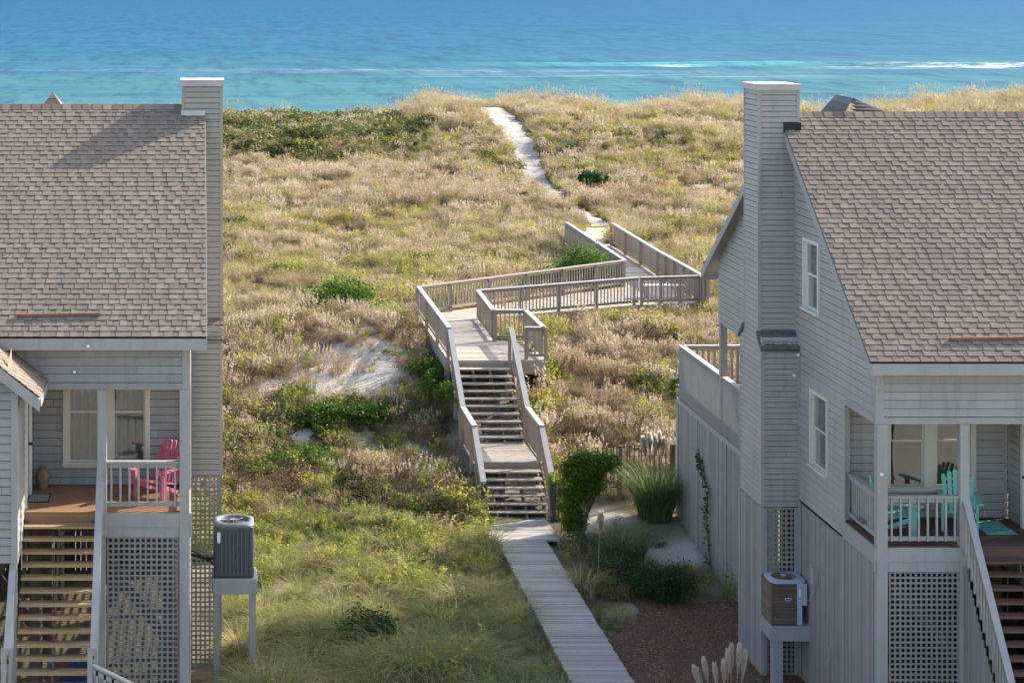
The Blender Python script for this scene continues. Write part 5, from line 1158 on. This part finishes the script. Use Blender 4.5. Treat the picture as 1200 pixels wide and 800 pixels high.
def scatter(name, label, cat, pts, scl, idx, tilt=.15):
    n = len(pts); m = bpy.data.meshes.new(name); m.vertices.add(n); m.vertices.foreach_set('co', np.asarray(pts, np.float32).ravel())
    rot = np.stack([rs.normal(0, tilt, n), rs.normal(0, tilt, n), rs.random(n) * 6.283], -1)
    a = m.attributes.new('rot', 'FLOAT_VECTOR', 'POINT'); a.data.foreach_set('vector', rot.astype(np.float32).ravel())
    a = m.attributes.new('scl', 'FLOAT', 'POINT'); a.data.foreach_set('value', scl.astype(np.float32))
    a = m.attributes.new('idx', 'INT', 'POINT'); a.data.foreach_set('value', idx.astype(np.int32))
    o = bpy.data.objects.new(name, m); COL.objects.link(o); tag(o, label, cat, kind='stuff')
    pc = bpy.data.collections.new(name + '_prototypes')
    for p in PR[name]: pc.objects.link(p)
    g = bpy.data.node_groups.new(name + '_scatter', 'GeometryNodeTree'); g.interface.new_socket('Geometry', in_out='INPUT', socket_type='NodeSocketGeometry'); g.interface.new_socket('Geometry', in_out='OUTPUT', socket_type='NodeSocketGeometry')
    gi = g.nodes.new('NodeGroupInput'); go_ = g.nodes.new('NodeGroupOutput'); ip = g.nodes.new('GeometryNodeInstanceOnPoints'); ci = g.nodes.new('GeometryNodeCollectionInfo'); ci.inputs['Collection'].default_value = pc; ci.inputs['Separate Children'].default_value = True; ci.inputs['Reset Children'].default_value = True
    def at(nm, ty):
        x = g.nodes.new('GeometryNodeInputNamedAttribute'); x.data_type = ty; x.inputs[0].default_value = nm; return x.outputs[0]
    e = g.nodes.new('FunctionNodeEulerToRotation'); g.links.new(at('rot', 'FLOAT_VECTOR'), e.inputs[0])
    g.links.new(gi.outputs[0], ip.inputs['Points']); g.links.new(ci.outputs[0], ip.inputs['Instance']); ip.inputs['Pick Instance'].default_value = True
    g.links.new(at('idx', 'INT'), ip.inputs['Instance Index']); g.links.new(e.outputs[0], ip.inputs['Rotation']); g.links.new(at('scl', 'FLOAT'), ip.inputs['Scale']); g.links.new(ip.outputs[0], go_.inputs[0])
    md = o.modifiers.new('scatter', 'NODES'); md.node_group = g; return o

# candidate positions over the dunes and the yards
def cand(y0, y1, dens, u0=150, u1=1290):
    y = y0
    out = []
    n = int(((u1 - u0) / F) * (y1 ** 2 - y0 ** 2) / 2 * dens); Y = np.sqrt(rs.random(n) * (y1 ** 2 - y0 ** 2) + y0 ** 2); u = u0 + (u1 - u0) * rs.random(n)
    return np.stack([(u - CX) * Y / F, Y], -1)
C = np.concatenate([cand(34, 50, 24, 200, 900), cand(50, 66, 44), cand(66, 100, 27), cand(100, 132, 17), cand(132, 162, 17)])
X, Y = C[:, 0], C[:, 1]; Z = terrain(X, Y); u, v = uv(X, Y, Z); S = sandmask(u, v, X, Y)
def inpoly(X, Y, poly, grow=0):
    c = np.zeros(len(X), bool); n = len(poly)
    for i in range(n):
        (x1, y1), (x2, y2) = poly[i][:2], poly[(i + 1) % n][:2]
        if y1 == y2: continue
        k = ((y1 > Y) != (y2 > Y)) & (X < (x2 - x1) * (Y - y1) / (y2 - y1) + x1); c ^= k
    return c
ex = (X < .75) & (Y < 48.6) | (X > 11.65) & (Y < 43.4) | (X > 12.45) & (Y < 52.3)
ex |= (X > 7.38) & (X < 8.95) & (Y < 50) | (X > 7.25) & (X < 9.2) & (Y > 49.5) & (Y < 52.6)
ex |= (X > 7.25) & (X < 9.6) & (Y >= 52) & (Y < YT + .5)
ex |= inpoly(X, Y, [(XL - .2, YT - .3), (d3[0] + .2, YT - .3), (d2[0] + .2, d2[1] + .3), (9.4, d1[1] + .4), (c1[0] + .1, c1[1] - .25), (c2[0], c2[1] - .3), (c3[0] + .25, c3[1] - .3), (e1[0] + .25, e1[1] + .6), (e2[0] - .2, e2[1] + .6), (b2[0] - .2, b2[1] + .3), (XL - .2, a1[1] + .3)])
for (px, py, pw) in PATH[::2]: ex |= (X - px) ** 2 + (Y - py) ** 2 < (pw * .5 + .22) ** 2
ex |= (X > 8.7 + 1.3 * sstep(42.5, 46, Y)) & (X < 13) & (Y < 46.5)
ex |= (np.abs(X - (xa + xb) / 2 * 0 - 1.0) < .45) & (np.abs(Y - 40.4) < .4)
ex |= np.abs(X - 5.2) * 0 > 1
keep = ~ex; 
sand_keep = rs.random(len(X)) > np.clip(S * 1.15 - .05, 0, .86); keep &= sand_keep
yard = (X > 8.6) & (Y > 44) & (Y < 53); keep &= ~yard | (rs.random(len(X)) < np.where(Y > 49.8, .08, np.where(X < 10.6, .6, .3)))
X, Y, Z, u, v = X[keep], Y[keep], Z[keep], u[keep], v[keep]
big = fbm(X, Y, 7, 101, 3); med = fbm(X, Y, 2.4, 102, 3); bi2 = fbm(X, Y, 5, 103, 3)
L_ = u < 520
fine = fbm(X, Y, .8, 140, 2)
kp = rs.random(len(X)) < .55 + .6 * sstep(.35, .6, fine)
X, Y, Z, u, v, big, med, bi2, L_, fine = [q_[kp] for q_ in (X, Y, Z, u, v, big, med, bi2, L_, fine)]
KN = ['dune_grass', 'seed_grass', 'ground_cover', 'dry_weeds', 'sea_oats', 'long_grass', 'leafy_weeds', 'scrub']
def band_(a, b, s=8): return sstep(a - s, a + s, v) * (1 - sstep(b - s, b + s, v))
W = {k: np.full(len(X), .01) for k in KN}
def addw(mask, **kw):
    for k, w_ in kw.items(): W[k] = W[k] + mask * w_
g1 = sstep(.52, .62, med); g2 = sstep(.5, .6, big); g3 = sstep(.5, .58, bi2)
addw(band_(60, 145, 3), dune_grass=.7, seed_grass=.2, sea_oats=.12, ground_cover=.15 * g1)
lb = band_(145, 193, 4) * (u < 500 + 40 * (med - .5)); addw(lb, ground_cover=1.3 + 1.2 * g1, dry_weeds=.9, dune_grass=.14, seed_grass=.3 * (1 - g1), leafy_weeds=.45, scrub=.35 + 1.0 * g1)
addw(band_(138, 215) * (u >= 500), dune_grass=.5, seed_grass=.28 * (1 - g2) + .1, ground_cover=.25 + .6 * g1, leafy_weeds=.25 + .4 * g1 * g2, dry_weeds=.3, scrub=.05 + .14 * g1)
addw(band_(193, 250) * L_, seed_grass=.8 * (1 - .6 * g3), dune_grass=.35 + .5 * g3, dry_weeds=.15 + .3 * g3, ground_cover=.05 + .15 * g1, leafy_weeds=.06)
addw(band_(215, 260) * (~L_), seed_grass=.45, dune_grass=.55, ground_cover=.08 * g1)
addw(band_(195, 400), scrub=.02 + .12 * g1 * g2, dry_weeds=.15)
addw(band_(250, 300), dune_grass=.8, seed_grass=.3 * (1 - g3) + .05, leafy_weeds=.06 + .12 * g1, dry_weeds=.14, ground_cover=.05)
addw(band_(300, 400), dune_grass=.6, seed_grass=.3 * (1 - g2), leafy_weeds=.12 + .3 * g1, dry_weeds=.1 + .2 * g3)
addw(band_(385, 470) * (u < 560), dry_weeds=.65, seed_grass=.35, dune_grass=.35, leafy_weeds=.1 * g1)
addw(band_(465, 610) * (u < 620), leafy_weeds=.38, scrub=.10 + .2 * g1, dry_weeds=.7 + .3 * g3, ground_cover=.5 * g1, seed_grass=.12, dune_grass=.1)
addw(band_(600, 708, 14) * (u < 660), leafy_weeds=.8, dry_weeds=.18, ground_cover=.3 * g1, long_grass=.4 * (1 - g1), dune_grass=.1)
addw(sstep(690, 715, v) * (u < 700), long_grass=1, leafy_weeds=.1 + .35 * g1, dune_grass=.25, dry_weeds=.12, ground_cover=.2 * g1)
rt = (u > 620); addw(band_(375, 600) * rt, dry_weeds=.6, seed_grass=.42 * (1 - g1 * .5), dune_grass=.35, leafy_weeds=.25 * g1 + .05)
addw(band_(595, 800) * rt, dune_grass=.3, dry_weeds=.4, leafy_weeds=.2, ground_cover=.3)
# distinct green patches
for (a, b, ra, rb, st_) in [(440, 288, 34, 7, 3), (275, 270, 16, 9, 3), (640, 400, 18, 14, 2), (690, 208, 34, 9, 2), (800, 233, 22, 5, 3), (775, 480, 40, 32, 1.6), (645, 450, 26, 10, 2.5), (760, 455, 26, 14, 1.5), (815, 225, 14, 5, 2), (720, 160, 24, 10, 1.2), (590, 212, 22, 9, 2), (500, 318, 40, 8, 1.5), (390, 480, 62, 24, 2.2), (350, 530, 60, 30, 1.6), (505, 425, 16, 42, 3), (455, 415, 30, 6, 3), (430, 385, 18, 12, 1.5), (250, 205, 60, 5, 2), (725, 435, 20, 8, 1.5), (800, 500, 12, 30, 2), (540, 575, 30, 40, 1.3), (395, 620, 40, 14, 1.5), (455, 640, 50, 14, 1.6), (290, 305, 12, 6, 2), (700, 380, 60, 10, .8), (800, 375, 30, 12, 1.2), (270, 630, 30, 30, 1), (675, 375, 30, 8, 1)]:
    d_ = np.clip(1.2 - np.hypot((u - a) / ra, (v - b) / rb) + (med - .5) * 1.5, 0, 1); addw(d_, ground_cover=st_ * 1.3, leafy_weeds=st_ * .35, scrub=st_ * .22)
W['seed_grass'] = W['seed_grass'] * .72; W['leafy_weeds'] = W['leafy_weeds'] + .035
WW = np.stack([W[k] for k in KN], -1); WW /= WW.sum(1)[:, None]; ch_ = (rs.random(len(X))[:, None] > np.cumsum(WW, 1)).sum(1).clip(0, len(KN) - 1)
labels = {'scrub': ('low dark green and brown scrub along the landward face of the far dune', 'scrub'), 'dune_grass': ('pale yellow tan dune grass covering the dunes behind the houses', 'grass'), 'seed_grass': ('pinkish tan seeding grass in drifts across the dunes', 'grass'), 'ground_cover': ('green leafy creepers in patches over the sand', 'ground cover'),
          'dry_weeds': ('brown dry twiggy weeds on the slopes of the dunes', 'weeds'), 'sea_oats': ('tall thin sea oats along the dune crest against the sea', 'sea oats'), 'long_grass': ('long soft green and tan grass in the shaded yard left of the boardwalk', 'grass'), 'leafy_weeds': ('yellow green leafy weeds on the slope left of the stairs', 'weeds')}
SC = {'scrub': 1.0, 'dune_grass': .95, 'seed_grass': .85, 'ground_cover': 1.0, 'dry_weeds': .95, 'sea_oats': .9, 'long_grass': .95, 'leafy_weeds': .95}
for i, k in enumerate(KN):
    s_ = ch_ == i; n = s_.sum(); far = 1 + .25 * sstep(70, 140, Y[s_]); hv = (.45 + .95 * med[s_]) * (.45 + 1.1 * fine[s_])
    scatter(k, labels[k][0], labels[k][1], np.stack([X[s_], Y[s_], Z[s_] - .03], -1), (SC[k] * (1 + .5 * (lb[s_] > .3)) if k == 'scrub' else SC[k]) * (.6 + .6 * rs.random(n)) * far * hv, rs.integers(0, 4, n))
print('VEG', len(X), {k: int((ch_ == i).sum()) for i, k in enumerate(KN)})

# ---- shrubs and clumps that stand out, each a thing of its own
def shrub(name, label, base, lobes, n, leaf, mat, cat='shrub', stems=3, group=None, stem_r=.03, seed=0, asp=.6):
    rg = np.random.default_rng(seed + 77); r = empty(name, base, label, cat, group); b = np.array(base); cs, tt = [], []
    tot = sum(l[3] * l[4] * l[5] for l in lobes) ; 
    n = int(n * 2.2)
    for (x, y, z, rx, ry, rz) in lobes:
        k = int(n * (rx * ry * rz) / tot); nb = max(10, k // 60)
        # leaf clusters spread through the lobe, denser near its skin
        d = rg.normal(0, 1, (nb, 3)); d /= np.linalg.norm(d, axis=1)[:, None]; rr = (.45 + .6 * rg.random(nb))[:, None]; cc = d * rr * np.array([rx, ry, rz]) + np.array([x, y, z])
        w_ = rg.integers(0, nb, k); p = cc[w_] + rg.normal(0, 1, (k, 3)) * np.array([rx, ry, rz]) * .20
        tc = rg.random(nb); cs.append(p); tt.append(np.clip(tc[w_] * .6 + .4 * rg.random(k), 0, 1))
    c = np.concatenate(cs); t_ = np.concatenate(tt); k = c[:, 2] + b[2] > T(b[0], b[1]) - .1; c = c[k]; t_ = t_[k]
    L, tl = leaves(c, leaf, asp, .5, t_, rng=rg); vv, f, ti = strip_mesh([(L, tl)]); np_mesh('foliage', vv, f, 4, mat, ti, parent=r)
    rd = random.Random(seed)
    for k in range(stems):
        l = lobes[k % len(lobes)]; mb = MB(); mb.local = True; tx, ty, tz = l[0] + rd.uniform(-.3, .3) * l[3], l[1] + rd.uniform(-.3, .3) * l[4], l[2] + .2 * l[5]
        mb.tube([(rd.uniform(-.08, .08), rd.uniform(-.08, .08), -.15), (tx * .3 + rd.uniform(-.06, .06), ty * .3, tz * .35), (tx * .75, ty * .75 + rd.uniform(-.06, .06), tz * .7), (tx, ty, tz)], [stem_r, stem_r * .8, stem_r * .6, stem_r * .25], 7)
        for j in range(3): mb.tube([(tx * .6, ty * .6, tz * .6), (tx + rd.uniform(-.6, .6) * l[3], ty + rd.uniform(-.6, .6) * l[4], tz + rd.uniform(0, .5) * l[5])], [stem_r * .4, stem_r * .12], 5)
        mb.build('stem', M['driftwood'], r)
    return r
def at(px, py):      # ground point seen there
    return ray(px, py)
b = at(405, 372); shrub('round_shrub', 'round bright green shrub alone in the tan grass left of the walkover', b, [(-.15, .3, .5, 1.0, .9, .65), (.55, .4, .35, .75, .7, .5), (-.8, .1, .25, .6, .6, .35), (.1, -.3, .2, .6, .5, .35)], 3600, .10, M['v_shrub'], seed=1)
b = (14.0, 74.5, T(14, 74.5)); shrub('wax_myrtle', 'dark green shrub beside the far run of the walkover', b, [(.55, 0, .95, .85, .9, .75), (0, .6, .7, .7, .8, .5), (-.7, .3, .45, .9, .7, .4), (-1.7, .0, .25, .8, .6, .3), (1.0, -.6, .7, .45, .5, .5)], 5200, .10, M['v_shrub'], seed=2)
b = (10.4, 60.2, T(10.4, 60.2)); shrub('small_shrub', 'small bright green shrub at the corner of the deck above the stairs', b, [(0, 0, .4, .4, .4, .5), (.15, -.3, .2, .35, .3, .3)], 900, .09, M['v_yellow'], seed=3)
b = (6.75, 60.0, T(6.75, 60.0)); shrub('creeping_shrub', 'dark green shrub creeping under the left edge of the deck', b, [(0, 1.6, .25, .45, .8, .35), (.15, .3, .2, .5, .9, .4), (.3, -1.2, .15, .45, .8, .35), (.45, -2.6, .15, .35, .7, .3)], 3200, .09, M['v_shrub'], seed=4)
b = at(412, 500); shrub('beach_shrub', 'leafy green shrub below the bare sand scarp', b, [(-.5, .2, .3, .8, .8, .35), (.5, .4, .25, .8, .7, .3), (1.3, .6, .2, .5, .5, .25)], 3000, .10, M['v_shrub'], seed=5)
b = at(335, 560); shrub('bank_shrub', 'green shrub on the left bank between brown dry weeds', b, [(-.5, .2, .3, .8, .6, .35), (.5, .6, .35, .8, .7, .4), (1.2, .2, .2, .5, .5, .3)], 2600, .09, M['v_shrub'], seed=6)
b = at(430, 762); shrub('rounded_bush', 'low dark green bush in the shaded long grass', b, [(0, 0, .5, .6, .5, .42), (.35, .1, .35, .4, .4, .35)], 2400, .06, M['v_darkshrub'], seed=7)
# leaning shrub by the foot of the stairs
b = (9.75, 50.3, T(9.75, 50.3)); shrub('leaning_shrub', 'tall wind clipped green shrub with flat top by the foot of the stairs', b, [(-.08, 0, 1.85, .4, .4, .4), (.3, 0, 2.02, .48, .4, .26), (-.14, .1, 1.25, .36, .4, .5), (-.16, .1, .6, .3, .35, .5), (.65, .05, 2.02, .3, .3, .18), (.25, .1, 1.5, .36, .35, .4)], 6000, .075, M['v_shrub'], stems=6, stem_r=.045, seed=8)
b = (9.5, 51.9, T(9.5, 51.9)); shrub('yellow_shrub', 'yellow green bush squeezed between the stair newel and the tall shrub', b, [(0, 0, .9, .28, .3, .4), (.1, 0, .4, .3, .3, .4)], 800, .08, M['v_yellow'], seed=9)
b = (10.3, 46.9, T(10.3, 46.9)); shrub('low_shrub', 'low dark green shrub at the edge of the mulch bed', b, [(.5, -.5, .35, .7, .5, .4), (-.3, .2, .4, .7, .6, .4), (.95, -.1, .3, .5, .5, .35)], 5200, .055, M['v_darkshrub'], seed=10)
b = (9.8, 49.5, T(9.8, 49.5)); shrub('shade_shrub', 'small dark shrub on the sand below the leaning shrub', b, [(0, 0, .2, .6, .4, .22), (.7, -.1, .18, .4, .35, .2)], 1800, .06, M['v_darkshrub'], seed=11)
b = at(687, 228); shrub('lone_cedar', 'small dark cedar standing on the dune right of the sand path', b, [(.15, 0, .9, .55, .5, .35), (0, 0, .4, .2, .2, .4), (.8, .1, .8, .4, .4, .25)], 1200, .12, M['v_darkshrub'], cat='tree', stems=2, stem_r=.07, seed=12)
mb = MB()
# climbing vine on the skirt of the right house
vp = [V3(12.54, 48.6, T(12.3, 48.6)), V3(12.53, 48.9, .3), V3(12.53, 48.7, 1.0), V3(12.53, 49.4, 1.4), V3(12.53, 49.6, 1.75)]
b = tuple(vp[0]); r = empty('climbing_vine', b, 'thin leafy vine climbing the weathered skirt boards of the right house', 'vine'); mb.tube(vp, [.02, .018, .014, .01, .005], 6); mb.build('stem', M['driftwood'], r)
c = np.concatenate([np.array(vp[i].lerp(vp[i + 1], s))[None] + rs.normal(0, .07, (1, 3)) * np.array([.5, 1, 1]) - np.array([.04, 0, 0]) for i in range(4) for s in rs.random(65)]) - np.array(b)
Lv, tl = leaves(c, .09, .6, .3); vv, f, ti = strip_mesh([(Lv, tl)]); np_mesh('foliage', vv, f, 4, M['v_darkshrub'], ti, parent=r)

def plume(r, base, top, ln, wd, n=1500, seed=0, lean=(0, 0)):
    """feathery head: fine drooping strands around the tip of a stalk"""
    rg = np.random.default_rng(seed); base = V3(*base); top = V3(*top); mb = MB(); mb.local = True; mb.tube([base, base.lerp(top, .55) + V3(lean[0] * .1, lean[1] * .1, 0), top], [.009, .008, .004], 6); s = mb.build('stalk', M['v_oats'], r)
    d = np.array((top - base).normalized()); t_ = rg.random(n) ** .8; o_ = np.array(top)[None] - d[None] * (ln * t_)[:, None]; a = rg.random(n) * 6.283; rad = wd * np.sin(np.clip((1 - t_) * .2 + t_ * .95, .05, 1) * np.pi) ** 1.0
    dr = np.stack([np.cos(a), np.sin(a), np.zeros(n)], -1); tipd = dr * rad[:, None] * (.5 + .5 * rg.random(n))[:, None] + d * (.13 + .07 * rg.random(n))[:, None]
    per = np.cross(tipd, rg.normal(0, 1, (n, 3))); per /= np.linalg.norm(per, axis=1)[:, None]; w_ = .008
    V = np.stack([o_ - per * w_, o_ + per * w_, o_ + tipd * .6 - per * w_, o_ + tipd * .6 + per * w_, o_ + tipd - per * w_ * .3, o_ + tipd + per * w_ * .3], 1)
    vv, f, ti = strip_mesh([(V, rg.random(n))]); np_mesh('plume', vv, f, 4, M['v_plume'], ti, parent=r)
def clump(name, label, base, n, h, spread, lean, mat, w_=.012, plumes=(), cat='grass clump', group=None, seed=0, hj=.4, droop=1.0):
    r = empty(name, base, label, cat, group); rg = np.random.default_rng(seed + 300); V, t_, _ = blades(n, h, spread, lean, w_, droop=droop, seg=6, hj=hj, rng=rg); vv, f, ti = strip_mesh([(V, t_)]); np_mesh('blades', vv, f, 4, mat, ti, parent=r)
    for i, (x, y, z, l, w2) in enumerate(plumes): plume(r, (x * .3, y * .3, 0), (x, y, z), l, w2, seed=seed * 10 + i)
    return r
M['v_dry'] = M['v_long']
b = (11.95, 51.85, T(11.95, 51.85)); clump('pampas_grass', 'tall green pampas grass with a cluster of cream plumes by the right house', b, 1200, 2.0, .42, .62, M['v_pampas'], .024, [(-.30, 0, 2.0, .5, .085), (-.13, .05, 2.08, .5, .085), (.0, -.05, 2.05, .52, .085), (.12, .05, 2.1, .5, .08), (.22, 0, 1.95, .45, .07)], 'pampas grass', seed=1, hj=.7, droop=.8)
b = (10.5, 49.0, T(10.5, 49.0)); clump('grass_mound', 'dark green mound of fine arching grass left of the pampas grass', b, 1500, 1.25, .5, .85, M['v_pampas'], .014, seed=2)
b = (9.35, 46.6, T(9.35, 46.6)); clump('small_pampas', 'small grass clump with a single cream plume beside the boardwalk', b, 620, .75, .22, .8, M['v_long'], .010, [(.12, .05, 1.75, .5, .11)], 'pampas grass', seed=3)
b = (9.45, 44.6, T(9.45, 44.6)); clump('dry_tuft', 'small tan dry grass tuft at the left edge of the mulch', b, 260, .5, .15, .9, M['v_long'], .008, seed=4)
b = (9.3, 39.6, T(9.3, 39.6)); clump('wispy_grass', 'thin wispy dry grass in the mulch beside the near boardwalk', b, 130, .8, .3, .7, M['v_long'], .006, seed=5)
b = (10.0, 37.4, T(10.0, 37.4) - .28); clump('plume_grass', 'pampas grass whose cream plumes rise at the bottom edge of the picture', b, 700, 1.05, .35, .8, M['v_pampas'], .012,
      [(-.62, 0, 1.62, .42, .06), (-.42, .1, 1.72, .4, .06), (-.25, 0, 1.66, .42, .06), (-.02, 0, 1.92, .5, .06), (.08, .1, 1.99, .52, .065), (.2, 0, 2.02, .5, .065), (.30, 0, 1.90, .5, .06), (-.5, .2, 1.5, .35, .05), (-.12, -.1, 1.75, .4, .055)], 'pampas grass', seed=6)
for i, (px, py, n, h_, lb_) in enumerate([(512, 735, 700, 1.05, 'tall arching grass tuft, the nearest to the boardwalk, half in shade'), (462, 700, 600, .9, 'bright fountain of grass catching the sun in the middle of the yard'), (350, 705, 620, .95, 'sunlit green grass tuft between the air conditioner and the yard centre'), (560, 740, 560, 1.0, 'tan arching grass tuft leaning over the boardwalk edge'), (300, 560, 400, .9, 'feathery green grass clump beside the left chimney base')]):
    clump('grass_tuft', lb_, at(px, py), n, h_, .2, .95, M['v_long'], .009, seed=20 + i, group='large grass tufts in the yard')
# yuccas
for i, (px, py, s, lb_) in enumerate([(562, 322, .55, 'spiky yucca rosette in the grass left of the zigzag deck'), (265, 218, .5, 'spiky yucca rosette low on the left dune'), (803, 238, .7, 'flat green yucca rosette near the bare sand on the right dune')]):
    clump('yucca', lb_, at(px, py), 60, s, .06, 1.5, M['v_shrub'], .05, cat='yucca', seed=40 + i, droop=.3, group='yucca rosettes')
# dried flower on the right porch
b = (12.72, 37.9, ri['FL'] + .14); r = clump('dried_plant', 'silvery dried plant resting on the bottom rail of the right porch', b, 90, .28, .05, 1.2, M['silver'], .03, cat='plant', seed=50)
